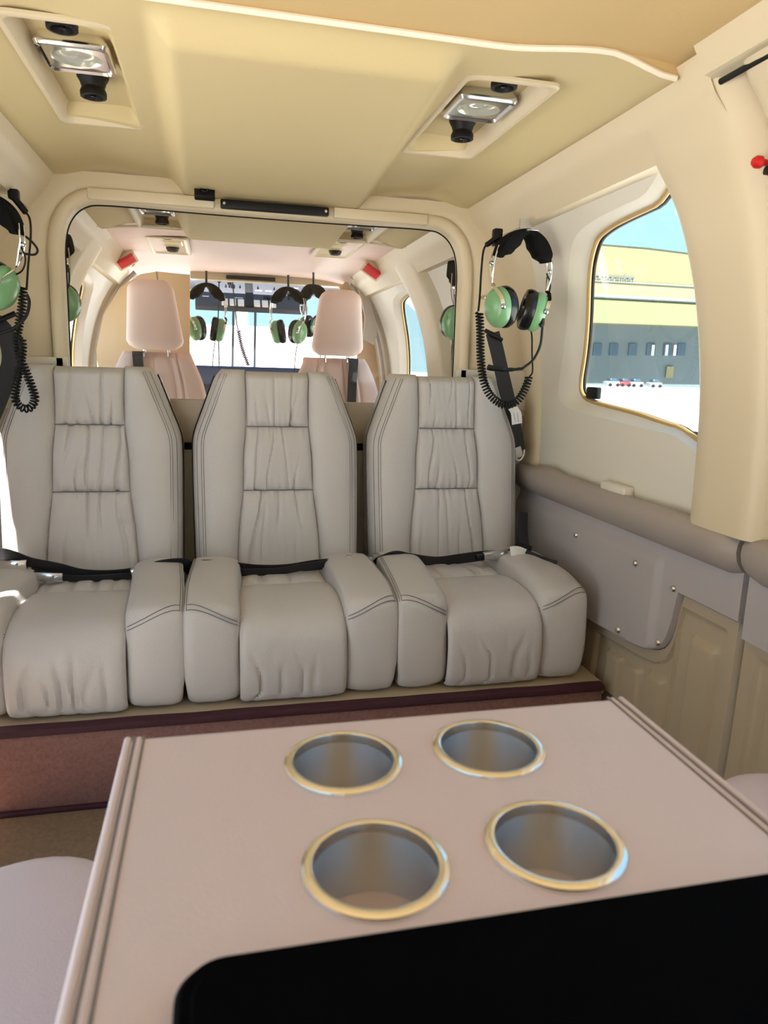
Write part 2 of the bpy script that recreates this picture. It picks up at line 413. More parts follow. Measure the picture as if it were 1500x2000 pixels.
# lower trim with pressed ribs
def lowtrim(ya, yb, top, ribs, frame):
    g = G(); rows = []
    for y in lin(ya, yb, 110):
        zt = top(y); row = []
        for z in lin(.0, zt, 60):
            o = -.004
            for r0, r1, zr0, zr1 in ribs:       # raised pads
                o += .013*sstep(r0, r0 + .008, y)*(1 - sstep(r1 - .008, r1, y))*sstep(zr0, zr0 + .01, z)*(1 - sstep(min(zr1, zt - .05) - .01, min(zr1, zt - .05), z))
            for r0, r1, zr1 in frame:
                o -= .010*sstep(r0, r0 + .006, y)*(1 - sstep(r1 - .006, r1, y))*(1 - sstep(min(zr1, zt - .028) - .01, min(zr1, zt - .028), z))
            row.append((W(z, o), y, z))
        row.append((W(zt, -.03), y, zt + .001)); rows.append(row)
    e = rows[0]; rows.insert(0, [(p[0] + .04, p[1], p[2]) for p in e])
    return g.grid(rows)
obj('lower_trim', lowtrim(1.172, 1.80, lambda y: edge_low(y) - .002,
    [(1.225, 1.315, .05, .44), (1.385, 1.455, .12, .30), (1.475, 1.545, .12, .285), (1.565, 1.64, .16, .28)], [(1.20, 1.36, .5), (1.36, 1.70, .5)]), 'trim_tan', wr)
obj('rear_skin', G().grid([[(W(z, -.06), y, z) for z in lin(-.05, .88, 10)] for y in (1.0, 2.3)]), 'black', wr)

# right door (closed) aft of the pillar
dr = S_empty('door_1', (W(.7), .6, 0), 'closed cabin door panel aft of the right pillar', 'door')
g = G(); rows = []
for q, e in ((0., -.05), (.0, .006), (-.003, .017), (-.010, .025), (-.022, .029), (-.05, .030), (-.10, .030), (-.18, .028)):
    rows.append([(W(z, e), 1.048 + ya_(z) + q - .012*sstep(1.44, 1.462, z)**2, z) for z in lin(.70, 1.462, 40)])
g.grid(rows); obj('door_skin', g, 'cream_plastic', dr)
g = G(); g.grid([[(W(z, -.02), y, z) for z in lin(.70, 1.5, 20)] for y in (.98, 1.09)]); obj('gap_shade_sheet', g, 'black', dr)  # black sheet standing in for the shade inside the door gap
g = G(); rows = [[(W(z, .02), y, z) for z in lin(.70, .9, 5)] for y in lin(.89, -1.0, 12)]; g.grid(rows); obj('door_sill', g, 'cream_plastic', dr)
g = G(); rows = [[(W(z, .02), y, z) for z in lin(1.38, 1.46, 5)] for y in lin(.86, -1.0, 12)]; g.grid(rows); obj('door_top', g, 'cream_plastic', dr)
obj('pane', G().grid([[(W(z, .0), y, z) for z in lin(.88, 1.40, 8)] for y in lin(.87, -1.0, 6)]), 'glass_side', dr)
armroll(1.146, -.9, 'armrest_roll', dr)
g = G(); g.grid([[(W(z, .016 - .02*(y > 1.139)), y, z) for z in lin(.50, .628, 8)] for y in [1.146, 1.138] + lin(1.13, -.9, 12)]); obj('leather_panel', g, 'leather_side', dr)
obj('lower_trim', lowtrim(.55, 1.15, lambda y: .498, [(.60, .80, .05, .45), (.83, 1.08, .05, .43)], [(.58, 1.115, .5)]), 'trim_tan', dr)
g = G(); g.grid([[(W(z, -.034), y, z) for z in lin(-.05, .7, 12)] for y in (1.10, 1.22)]); obj('jamb_shade_strip', g, 'black', dr)  # black strip added as jamb shade, also stops light leaking through
# roof rail above the door
g = G(); loop = [(.585, 0, 1.545), (.60, 0, 1.512), (.622, 0, 1.478), (.628, 0, 1.468), (.655, 0, 1.462), (.70, 0, 1.50), (.66, 0, 1.56)]
g.prism([(x, 1.10, z) for x, y, z in loop], (0, -2.1, 0)); obj('roof_rail', g, 'cream_plastic', dr)
g = G().tube([(.648, 1.085, 1.456), (.648, -.9, 1.456)], .005, 8); obj('door_seal', g, 'black', dr)
t = thing('release_knob', 'small red knob on the right door by the frame edge', 'knob', (W(1.339, .03), 1.055, 1.33))
obj('knob', G().lathe([(.0001, -.030), (.006, -.029), (.0095, -.024), (.0095, -.016), (.006, -.012), (.004, .004)], (W(1.339, .03), 1.062, 1.339), 'x', 16), 'red', t)
obj('stem', G().tube([(W(1.33, .045), 1.055, 1.326), (W(1.33, -.0), 1.05, 1.322)], .007, 10), 'black', t)

# ------------------------------------------------------------------ left wall (doorway aft of it stands open)
wl, li, lo = side_panel(-1, 0, 'left'); struct(wl, 'cream wall panel at the left edge behind the headset', 'wall')
window(-1, 0, li, lo, 2, 'left side window beside the left seat')
obj('overhang', header(-1, 1.16, 2.24), 'cream_plastic', wl)
obj('pillar', pillar(-1, 1.097, 1.31), 'cream_plastic', wl)
armroll(2.235, 1.158, 'armrest_roll', wl, -1)
g = G(); g.grid([[(W(z, .012, -1), y, z) for z in lin(.0, .628, 10)] for y in lin(1.158, 2.235, 10)]); obj('leather_panel', g, 'leather_side', wl)
g = G(); rows = []
for z in lin(.70, 1.40, 24):
    yy = 2.155 - .10*sstep(1.05, 1.40, z)
    rows.append([(W(z, -.005, -1), yy - .03, z), (W(z, .006, -1), yy - .018, z), (W(z, .016, -1), yy, z), (W(z, .02, -1), yy + .03, z), (W(z, .022, -1), 2.25, z)])
g.grid(rows); obj('corner_post', g, 'cream_plastic', wl)

struct(obj('wall_back', G().box((CX - .86, -1.06, 0), (CX + .86, -1.02, 1.56)), 'grey_panel'), 'plain bulkhead at the aft end behind the camera', 'wall')
g = G(); g.grid([[(W(z, .02, -1), y, z) for z in lin(1.26, 1.50, 8)] for y in lin(-1.0, 1.06, 6)]); obj('sun_block_panel', g, 'cream_plastic', wl)  # unseen panel over the left doorway, added to keep sun off the floor
# ------------------------------------------------------------------ partition behind the seats
PY = 2.235
op = [(-.535, .86), (-.535, 1.00), (-.534, 1.20), (-.532, 1.31), (-.515, 1.375), (-.475, 1.415), (-.41, 1.425), (-.2, 1.423), (CX, 1.422), (.286, 1.423), (.496, 1.425), (.561, 1.415), (.601, 1.375), (.618, 1.31), (.62, 1.20), (.621, 1.00), (.621, .86)]
opl = [(p.x, p.y) for p in cat([(a, b, 0) for a, b in op], 5)]
wf = None
g = G(); rows = []
outer = []
for x, z in opl:
    dx, dz = x - CX, z - 1.0
    if z <= 1.0: outer.append((CX + math.copysign(.84, dx), z))
    else:
        k = 1.
        while True:
            X, Z = CX + dx*k, 1 + dz*k
            lim = W(Z) - CX + .01 if Z < 1.5 else 0
            if Z >= 1.505 or abs(X - CX) >= lim: break
            k += .004
        outer.append((X, Z))
for t in lin(0, 1, 8):
    rows.append([(lerp(a[0], b[0], t), PY + .012 - .03*sstep(0, .5, t), lerp(a[1], b[1], t)) for a, b in zip(opl, outer)])
g.grid(rows)
wf = struct(obj('wall_front', g, 'cream_plastic'), 'cream bulkhead framing the glass partition', 'wall')
# rim band around the opening
g = G(); rows = []
def offs(k): 
    out = []
    for i, (x, z) in enumerate(opl):
        a = Vector(opl[max(i-1, 0)]); b = Vector(opl[min(i+1, len(opl)-1)]); t = (b - a).normalized(); n_ = Vector((-t.y, t.x))
        out.append((x + n_.x*k, z + n_.y*k))
    return out
for k, d in ((.0, .035), (.0, -.012), (.004, -.02), (.012, -.026), (.028, -.026), (.036, -.020), (.039, -.010), (.039, .004)):
    rows.append([(x, PY + d, z) for x, z in offs(k)])
g.grid(rows); obj('opening_rim', g, 'cream_plastic', wf)
g = G().tube([(x, PY + .0, z) for x, z in offs(.0405)], .0022, 6); obj('rim_joint', g, 'stitch', wf)
g = G().tube([(x, PY + .022, z) for x, z in offs(-.001)], .0025, 6); obj('glass_seal', g, 'black', wf)
# joints in the top rail and the two short covers
for xa, xb in ((-.46, -.125), (.215, .50)):
    g = G().box((xa, PY - .034, 1.428), (xb, PY - .02, 1.458), .004, 2); obj('rail_cover', g, 'cream_plastic', wf)
hd = thing('grab_handle', 'long black grab bar on the top rail of the glass partition', 'handle', (CX, PY - .045, 1.44))
obj('bar', G().box((-.108, PY - .052, 1.428), (.198, PY - .030, 1.452), .004, 2), 'black', hd)
for x in (-.098, .188): obj('bolt', G().lathe([(.0001, -.0575), (.004, -.057), (.0055, -.053), (.0055, -.05)], (x, PY, 1.440), 'y', 12), 'chrome', hd)
pg = S_empty('window_3', (CX, PY + .03, .86), 'clear glass partition behind the three seats', 'window')
lp = [(x, PY + .026, z) for x, z in offs(-.004)]
g = G(); g.grid([lp, [(CX + (p[0]-CX)*.5, p[1], .86 + (p[2]-.86)*.5) for p in lp], [(CX + (p[0]-CX)*.02, p[1], .86 + (p[2]-.86)*.02) for p in lp]])
obj('pane', g, 'glass', pg)
# lower bulkhead below the glass
obj('upper_ledge', G().box((CX - .86, PY - .01, .765), (CX + .86, PY + .03, .893), .003), 'grey_panel', wf)
obj('shadow_gap', G().box((CX - .86, PY + .008, .74), (CX + .86, PY + .03, .768)), 'black', wf)
obj('lower_panel', G().box((CX - .86, PY, .0), (CX + .86, PY + .03, .742), .003), 'grey_white', wf)
for s_ in (1, -1):
    obj('side_filler', G().box((CX + s_*.578 if s_ > 0 else CX - .86, PY - .026, .88), (CX + .86 if s_ > 0 else CX - .578, PY - .010, 1.005), .003), 'white_plastic', wf)

# ------------------------------------------------------------------ front cabin shell beyond the glass
for side, nm, n in ((1, 'front_right', 4), (-1, 'front_left', 5)):
    wl_, li, lo = side_panel(side, 1.95, nm); struct(wl_, 'cream wall of the front cabin on the %s beyond the glass' % ('right' if side > 0 else 'left'), 'wall')
    window(side, 1.95, li, lo, n, '%s window of the front cabin seen through the glass' % ('right' if side > 0 else 'left'))
    obj('overhang', header(side, 3.10, 4.3), 'cream_plastic', wl_)
    obj('pillar', pillar(side, 3.00, 3.27, .60), 'cream_plastic', wl_)
    g = G(); grid_yz(g, lin(2.27, 3.10, 6), lin(0, 1.5, 24), 0., side); obj('near_panel', g, 'white_plastic', wl_)
    obj('overhang', header(side, 2.27, 3.05), 'cream_plastic', wl_)
    obj('door_post', pillar(side, 4.16, 4.34, .5), 'trim_tan', wl_)
    g = G(); g.tube([(W(z, .05, side), 4.15, z) for z in lin(.6, 1.46, 20)], .012, 8); obj('door_seal', g, 'leather_arm', wl_)
# bulkhead half behind the left front seat
bh = [(-.70, .6), (-.70, 1.05), (-.66, 1.22), (-.58, 1.35), (-.48, 1.42), (-.40, 1.437), (-.245, 1.43), (-.25, 1.25), (-.255, 1.0), (-.235, .6)]
bb = struct(obj('wall_cockpit', G().prism([(x, 3.86, z) for x, z in bh], (0, .03, 0)), 'tan_wall'), 'tan half bulkhead behind the left front seat', 'wall')
obj('panel_joint', G().tube([(-.405, 3.858, 1.437), (-.39, 3.858, 1.30)], .002, 6), 'stitch', bb)
obj('screw', G().lathe([(.0001, -.004), (.005, -.003), (.006, 0)], (-.40, 3.86, 1.385), 'y', 10), 'steel', bb)
obj('beam', G().box((-.26, 4.40, 1.470), (.70, 4.48, 1.52), .006), 'trim_tan', bb)
obj('beam_handle', G().box((-.06, 4.385, 1.478), (.22, 4.398, 1.500), .003), 'black', bb)
ob = [(.58, .6), (.60, 1.1), (.63, 1.25), (.60, 1.42), (.70, 1.49), (.80, 1.3), (.90, 1.0), (.90, .6)]
obj('right_post', G().prism([(x, 4.30, z) for x, z in [(.70, .6), (.70, 1.05), (.67, 1.3), (.58, 1.46), (.66, 1.52), (.78, 1.36), (.88, 1.0), (.90, .6)]], (0, .03, 0)), 'tan_wall', bb)
obj('sun_shade', G().prism([(x, 4.1, z) for x, z in [(.655, 1.43), (.72, 1.39), (.775, 1.22), (.755, 1.13), (.69, 1.16), (.70, 1.28), (.675, 1.38)]], (0, .012, 0)), 'grey_panel', bb)

# ------------------------------------------------------------------ three bench seats
def creases(rnd, n, s=(.02, .045), A=(.004, .009)):
    out = []
    for i in range(n):
        out.append((-.85 + 1.7*(i + .5 + rnd.uniform(-.3, .3))/n, rnd.uniform(-.12, .12), rnd.uniform(-.1, .1), rnd.uniform(*s), rnd.uniform(*A), rnd.choice((-1, 0, 0, 1))))
    return out
def crease_d(cr, u, w_):
    d = 0.
    for a, b, c, s, A, e in cr:
        xc = a + b*w_ + c*math.sin(w_*2.2); env = 1. if e == 0 else sstep(-.5, .9, e*w_)
        q = (u - xc)/s
        d += A*env*math.exp(-q*q) if q < 0 else A*env*math.exp(-q*q*.35)
    return d
HW = [(.42, .236), (.60, .239), (.76, .240), (.80, .236), (.88, .207), (.97, .173), (.99, .165)]
CW = [(.42, .120), (.54, .112), (.645, .100), (.74, .097), (.826, .089), (.90, .088), (.99, .091)]
def yb(z): return 2.035 + .16*(z - .43)
def build_seat(cx, seed, label, shift=0.):
    rnd = random.Random(seed)
    root = thing('bench_seat', label, 'seat', (cx, 1.85, .2), 'three leather seats facing aft')
    ZB, ZT = .42, .985
    path = [(z, 0.) for z in lin(ZB, ZT - .03, 44)] + [(ZT - .03 + .03*math.sin(a), .03*(1 - math.cos(a))) for a in lin(.2, math.pi/2, 6)] + [(ZT, .075)]
    prof = [(0, .010), (.02, .002), (.06, -.006), (.15, -.013), (.3, -.018), (.5, -.019), (.68, -.015), (.80, -.007), (.89, .004), (.95, .016), (.985, .030), (1.0, .045), (1.0, .085)]
    for s_ in (-1, 1):
        rows = []
        for z, d in path:
            hw = interp(HW, z) - (.012*(1 - math.cos(min(1, max(0, (z - ZT + .03)/.03))*math.pi/2))); c = interp(CW, z)
            rows.append([(cx + s_*(c + (hw - c)*t) + shift*(1-t)*0, yb(z) + max(d*.9, 0) + dd + .003*noise.noise(Vector((t*2 + seed, z*5, s_))), z) for t, dd in prof])
        b = obj('back_bolster', G().grid(rows), 'leather', root)
        for off in (.030, .024, .012):
            pts = []
            for z in lin(ZB + .01, ZT - .012, 40):
                hw = interp(HW, z); c = interp(CW, z); t = 1 - off/(hw - c)
                dd = interp(prof[:-1], t); pts.append((cx + s_*(c + (hw - c)*t), yb(z) + dd - .0004, z))
            obj('stitching', G().tube(pts, .0007, 5), 'stitch', b)
    # three gathered panels
    for z0, z1 in ((ZB, .645), (.645, .826), (.826, ZT - .004)):
        cr = creases(rnd, rnd.choice((4, 5, 5))); ph = rnd.uniform(0, 6)
        top = z1 > .9; bot = z0 < .5
        rows = []
        for j in range(45):
            v = j/44; w_ = 2*v - 1; z = lerp(z0, z1, v); c = interp(CW, z) + .001
            ew = (1 - abs(w_)**5) if not (top and w_ > 0) else 1.
            if bot and w_ < 0: ew = 1.
            row = []
            for i in range(61):
                u = -1 + 2*i/60
                eu = max(0, 1 - abs(u)**8)**.5
                puff = .024*eu*(.25 + .75*ew) - .008
                gather = .0022*math.cos(u*24 + ph + 2*math.sin(u*5 + w_))*(abs(w_)**3 if not (top and w_ > 0) and not (bot and w_ < 0) else .2)
                dd = -(puff - crease_d(cr, u, w_)*min(1, eu*1.2) + gather*eu)
                if top and v > .86: dd += .03*((v - .86)/.14)**2
                row.append((cx + c*u, yb(z) + dd, z))
            rows.append(row)
        if top: rows.append([(p[0], p[1] + .05, p[2] - .002) for p in rows[-1]])
        p = obj('back_panel', G().grid(rows), 'leather', root)
        if not bot:
            zz = z0; c = interp(CW, zz); obj('stitching', G().tube([(cx + c*u, yb(zz) - .0012, zz) for u in lin(-1, 1, 12)], .0012, 5), 'stitch', p)
    # shell behind the cushion
    L = []
    for z in lin(ZB - .02, ZT - .02, 24): L.append((interp(HW, z) + .004, z))
    loop = [(cx + x, z) for x, z in L] + [(cx - x, z) for x, z in reversed(L)]
    g = G(); g.grid([[(x, yb(z) + .055, z) for x, z in loop], [(x, yb(z) + .092, z) for x, z in loop]], cu=True)
    g.cap([(x, yb(z) + .092, z) for x, z in loop])
    obj('back_shell', g, 'leather_arm', root)
    # seat cushion: side bolsters and centre pad
    fh = .257
    def bpath(k):   # bolster profile, rear top -> front -> bottom
        P = [(2.055, .425), (2.03, .455), (1.98, .474), (1.90, .480), (1.80, .476), (1.72, .470), (1.665, .458), (1.640, .450), (1.626, .435), (1.620, .41), (1.616, .36), (1.614, .30), (1.616, .25), (1.622, .225), (1.64, .207), (1.68, .202)]
        return P
    cpt = (1.86, .33)
    for s_ in (-1, 1):
        lat = [(-.02, .55), (-.02, .3), (0, .16), (.02, .10), (.06, .065), (.15, .03), (.35, .0), (.6, -.006), (.80, .000), (.90, .012), (.96, .03), (.99, .055), (1.0, .09), (1.0, .3), (1.0, .6)]
        P = [(p.x, p.y) for p in cat([(a, b, 0) for a, b in bpath(0)], 3)]
        rows = []
        for i, (y, z) in enumerate(P):
            t = i/(len(P)-1)
            inner = lerp(.114, .126, sstep(2.0, 1.70, y)); inner = inner if z > .42 else .126 - .006*sstep(.4, .2, z)
            out = lerp(.243, fh, sstep(2.0, 1.66, y)) - .008*sstep(.30, .2, z)
            row = []
            for tt, k in lat:
                kk = k + .012*noise.noise(Vector((tt*3 + seed*3, y*9, z*9 + s_)))*(k < .05)
                X = inner + (out - inner)*tt
                row.append((cx + s_*X, y + (cpt[0] - y)*kk*.7, z + (cpt[1] - z)*kk*1.1))
            rows.append(row)
        b = obj('cushion_bolster', G().grid(rows), 'leather', root)
        # double seam across the front edge and along the outer top edge
        for dz in (0., -.009):
            pts = []
            for tt in lin(.0, 1., 14):
                X = .126 + (fh - .126)*tt*.985; zz = lerp(.412, .452, sstep(-.1, .9, tt)) + dz; yy = interp([(.395, 1.6175), (.41, 1.6195), (.435, 1.626), (.45, 1.639), (.458, 1.664)], zz)
                kk = interp(lat[2:-2], tt)
                pts.append((cx + s_*X, yy - .0012 + (cpt[0]-yy)*kk*.7, zz + (cpt[1]-zz)*kk*1.1 + .0006))
            obj('stitching', G().tube(pts, .001, 5), 'stitch', b)
        for tt in (.93, .965):
            pts = []
            for (y, z) in P[4:24]:
                inner = lerp(.114, .126, sstep(2.0, 1.70, y)); out = lerp(.243, fh, sstep(2.0, 1.66, y)); kk = interp(lat[2:-2], tt) - .004
                pts.append((cx + s_*(inner + (out-inner)*tt), y + (cpt[0]-y)*kk*.7, z + (cpt[1]-z)*kk*1.1 + .0003))
            obj('stitching', G().tube(pts, .0007, 5), 'stitch', b)
    # centre pad waterfall
    CP = [(1.875, .405), (1.868, .418), (1.855, .428), (1.82, .434), (1.76, .434), (1.70, .428), (1.655, .414), (1.625, .390), (1.609, .355), (1.603, .31), (1.604, .26), (1.61, .225), (1.625, .207), (1.66, .202)]
    P = [(p.x, p.y) for p in cat([(a, b, 0) for a, b in CP], 5)]
    cr = creases(rnd, 6, (.025, .05), (.004, .011)); rows = []
    for i, (y, z) in enumerate(P):
        t = i/(len(P)-1); c = .116 + .012*sstep(2.0, 1.70, y); row = []
        low = sstep(.37, .25, z)*(.25 + .75*sstep(.205, .24, z))
        for k in range(49):
            u = -1 + 2*k/48; eu = max(0, 1 - abs(u)**10)**.5
            dd = .014*(1 - eu) + crease_d(cr, u, -1 + 2*low)*low + .003*noise.noise(Vector((u*2 + seed, y*6, z*8)))
            n_ = Vector((y - 1.86, z - .30)).normalized()
            row.append((cx + c*u, y - n_.x*dd, z - n_.y*dd))
        rows.append(row)
    obj('cushion_pad', G().grid(rows), 'leather', root)
    # gathered strip at the rear of the seat
    rows = []; ph = rnd.uniform(0, 6); cr = creases(rnd, 4, (.05, .08), (.008, .013))
    for v in lin(0, 1, 14):
        y = lerp(2.065, 1.865, v); c = .116 + .012*sstep(2.0, 1.70, y)
        rows.append([(cx + c*u, y, .404 + .030*max(0, 1 - abs(2*v-1)**4)**.5*max(0, 1-abs(u)**10)**.5 - crease_d(cr, u, 2*v-1)*.9) for u in lin(-1, 1, 48)])
    obj('cushion_gather', G().grid(rows), 'leather', root)
    # hidden core that closes the cushion underneath and between pieces
    obj('cushion_core', G().box((cx - .225, 1.66, .203), (cx + .225, 2.07, .405), .02, 3), 'leather', root)
    return root
build_seat(-.466, 3, 'leftmost leather bench seat with sunlit outer edge')
build_seat(.044, 11, 'middle leather bench seat between two others')
build_seat(.557, 5, 'rightmost leather bench seat beside the grey side panel')
# carpeted plinth under the seats
pl = thing('seat_plinth', 'carpeted step under the three seats with dark red edging', 'plinth', (CX, 1.9, 0))
obj('top_board', G().box((-.775, 1.59, .17), (.862, 2.22, .200), .004), 'trim_tan', pl)
obj('carpet_face', G().box((-.775, 1.577, .0), (.85, 1.60, .186), .006, 2), 'carpet_riser', pl)
g = G(); rows = []
for x in lin(-.775, .852, 80):
    dz = .002*noise.noise(Vector((x*8, 0, 5)))
    rows.append([(x, 1.600, .204 + dz), (x, 1.585, .2055 + dz), (x, 1.574, .202 + dz), (x, 1.571, .195 + dz), (x, 1.572, .189 + dz), (x, 1.578, .186 + dz)])
g.grid(rows); g.cap(rows[-1]); obj('edging', g, 'binding', pl)
obj('foot_edging', G().box((-.775, 1.566, .0), (.85, 1.578, .012), .004), 'binding', pl)

# ------------------------------------------------------------------ seat belts
BG = 'black lap belts'
def buckle(root, c, dirx, name='buckle', m='steel'):
    c = Vector(c); R = Matrix.Rotation(dirx, 4, 'Y')
    g = G().box((-.038, -.012, -.012), (.038, .006, .012), .003, 2); g.lathe([(.0001, -.016), (.005, -.0155), (.008, -.013), (.008, -.011)], (.02, 0, 0), 'y', 14)
    return obj(name, g.xform(Matrix.Translation(c) @ R), m, root)
def lap(label, cx, pts, wdirs, extras=None):
    r = thing('lap_belt', label, 'seat belt', (cx, 1.99, .45), BG)
    obj('strap', G().ribbon(cat(pts, 6), wdirs, .034), 'belt', r)
    return r
up = (0, -.35, 1)
b1 = lap('lap belt lying across the leftmost seat', -.466, [at(-30, 1075, 1.95), at(20, 1085, 1.93), at(60, 1100, 1.93), at(110, 1110, 1.94), at(160, 1122, 1.955), at(215, 1124, 1.955), at(270, 1118, 1.945), at(320, 1104, 1.92), at(355, 1102, 1.93), at(376, 1112, 1.97)], up)
buckle(b1, at(22, 1102, 1.91), .02, 'buckle', 'chrome'); buckle(b1, at(93, 1125, 1.92), .1, 'tongue'); buckle(b1, at(285, 1112, 1.93), -.22, 'latch_plate')
obj('tail', G().ribbon(cat([at(60, 1115, 1.925), at(140, 1130, 1.93), at(230, 1127, 1.93), at(290, 1122, 1.93)], 6), up, .02), 'belt', b1)
b2 = lap('lap belt lying across the middle seat', .044, [at(378, 1112, 1.97), at(400, 1104, 1.93), at(440, 1106, 1.935), at(500, 1113, 1.95), at(560, 1112, 1.95), at(620, 1103, 1.945), at(680, 1100, 1.93), at(715, 1104, 1.94), at(738, 1110, 1.97)], up)
obj('tail', G().ribbon(cat([at(470, 1118, 1.93), at(540, 1116, 1.925), at(600, 1106, 1.925), at(670, 1096, 1.93)], 6), up, .022), 'belt', b2)
buckle(b2, at(700, 1094, 1.925), .12)
b3 = lap('lap belt lying across the rightmost seat', .557, [at(728, 1112, 1.97), at(745, 1096, 1.93), at(770, 1086, 1.93), at(800, 1091, 1.95), at(850, 1097, 1.97), at(900, 1091, 1.965), at(940, 1086, 1.95), at(985, 1083, 1.94), at(1010, 1080, 1.95)], up)
buckle(b3, at(967, 1083, 1.92), -.12)
obj('tongue_sleeve', G().box(tuple(at(938, 1089, 1.925) - Vector((.014, .01, .008))), tuple(at(938, 1089, 1.925) + Vector((.014, .008, .010))), .003), 'black_gloss', b3)
sb = thing('shoulder_belt', 'black shoulder belt hanging beside the rightmost seat', 'seat belt', (.80, 2.1, .5))
obj('strap', G().ribbon(cat([at(962, 650, 2.13), at(972, 690, 2.125), at(982, 735, 2.12), at(995, 790, 2.115), at(1006, 840, 2.11), at(1013, 880, 2.105)], 6), (1, .1, .1), .046), 'belt', sb)
obj('slot_guide', G().tube([at(947, 645, 2.13), at(963, 654, 2.12), at(980, 664, 2.13)], [.006, .008, .006], 10), 'black', sb)
obj('anchor_hook', G().tube(cat([at(1003, 886, 2.1), at(1007, 897, 2.1), at(1015, 899, 2.1), at(1022, 890, 2.1), at(1024, 878, 2.1)], 5), .004, 8), 'steel', sb)
obj('end_fitting', G().ribbon([at(1008, 874, 2.098), at(1013, 893, 2.098)], (1, 0, 0), .030, .002), 'steel', sb)
obj('lower_strap', G().ribbon(cat([at(1022, 1000, 2.0), at(1022, 1040, 1.97), at(1025, 1070, 1.93)], 5), (1, .2, 0), .03), 'belt', sb)
obj('lower_bar', G().tube([at(1007, 1062, 1.93), at(1038, 1072, 1.91)], .008, 10), 'black', sb)
obj('floor_strap', G().ribbon(cat([at(1022, 1078, 1.90), at(1045, 1088, 1.86), at(1065, 1096, 1.82), at(1086, 1103, 1.79)], 5), (.35, .2, .9), .022), 'belt', sb)
def ctag(root, pts, wd, wid):
    c = obj('care_tag', G().ribbon(cat(pts, 5), wd, wid, .0006), 'tag_white', root)
ctag(sb, [at(1001, 796, 2.10), at(1008, 808, 2.09), at(1010, 828, 2.092)], (1, 0, -.1), .034)
ctag(sb, [at(997, 1079, 1.89), at(1010, 1078, 1.884), at(1024, 1083, 1.886)], (.55, 0, .83), .034)
for (a, b, c_) in (((1003, 806), (1006, 822), 2.086), ((1010, 806), (1013, 824), 2.086)):
    obj('print', G().tube([at(*a, c_), at(*b, c_)], .0007, 4), 'print', sb)
sl = thing('shoulder_belt', 'black shoulder belt hanging at the left edge of the photo', 'seat belt', (-.65, 2.1, .8))
obj('strap', G().ribbon(cat([at(-20, 620, 2.13), at(10, 650, 2.125), at(22, 700, 2.12), at(8, 750, 2.11), at(-20, 820, 2.10)], 6), (1, .1, .1), .045), 'belt', sl)
obj('slot_guide', G().tube([at(-8, 628, 2.12), at(30, 612, 2.12)], .007, 8), 'black', sl)

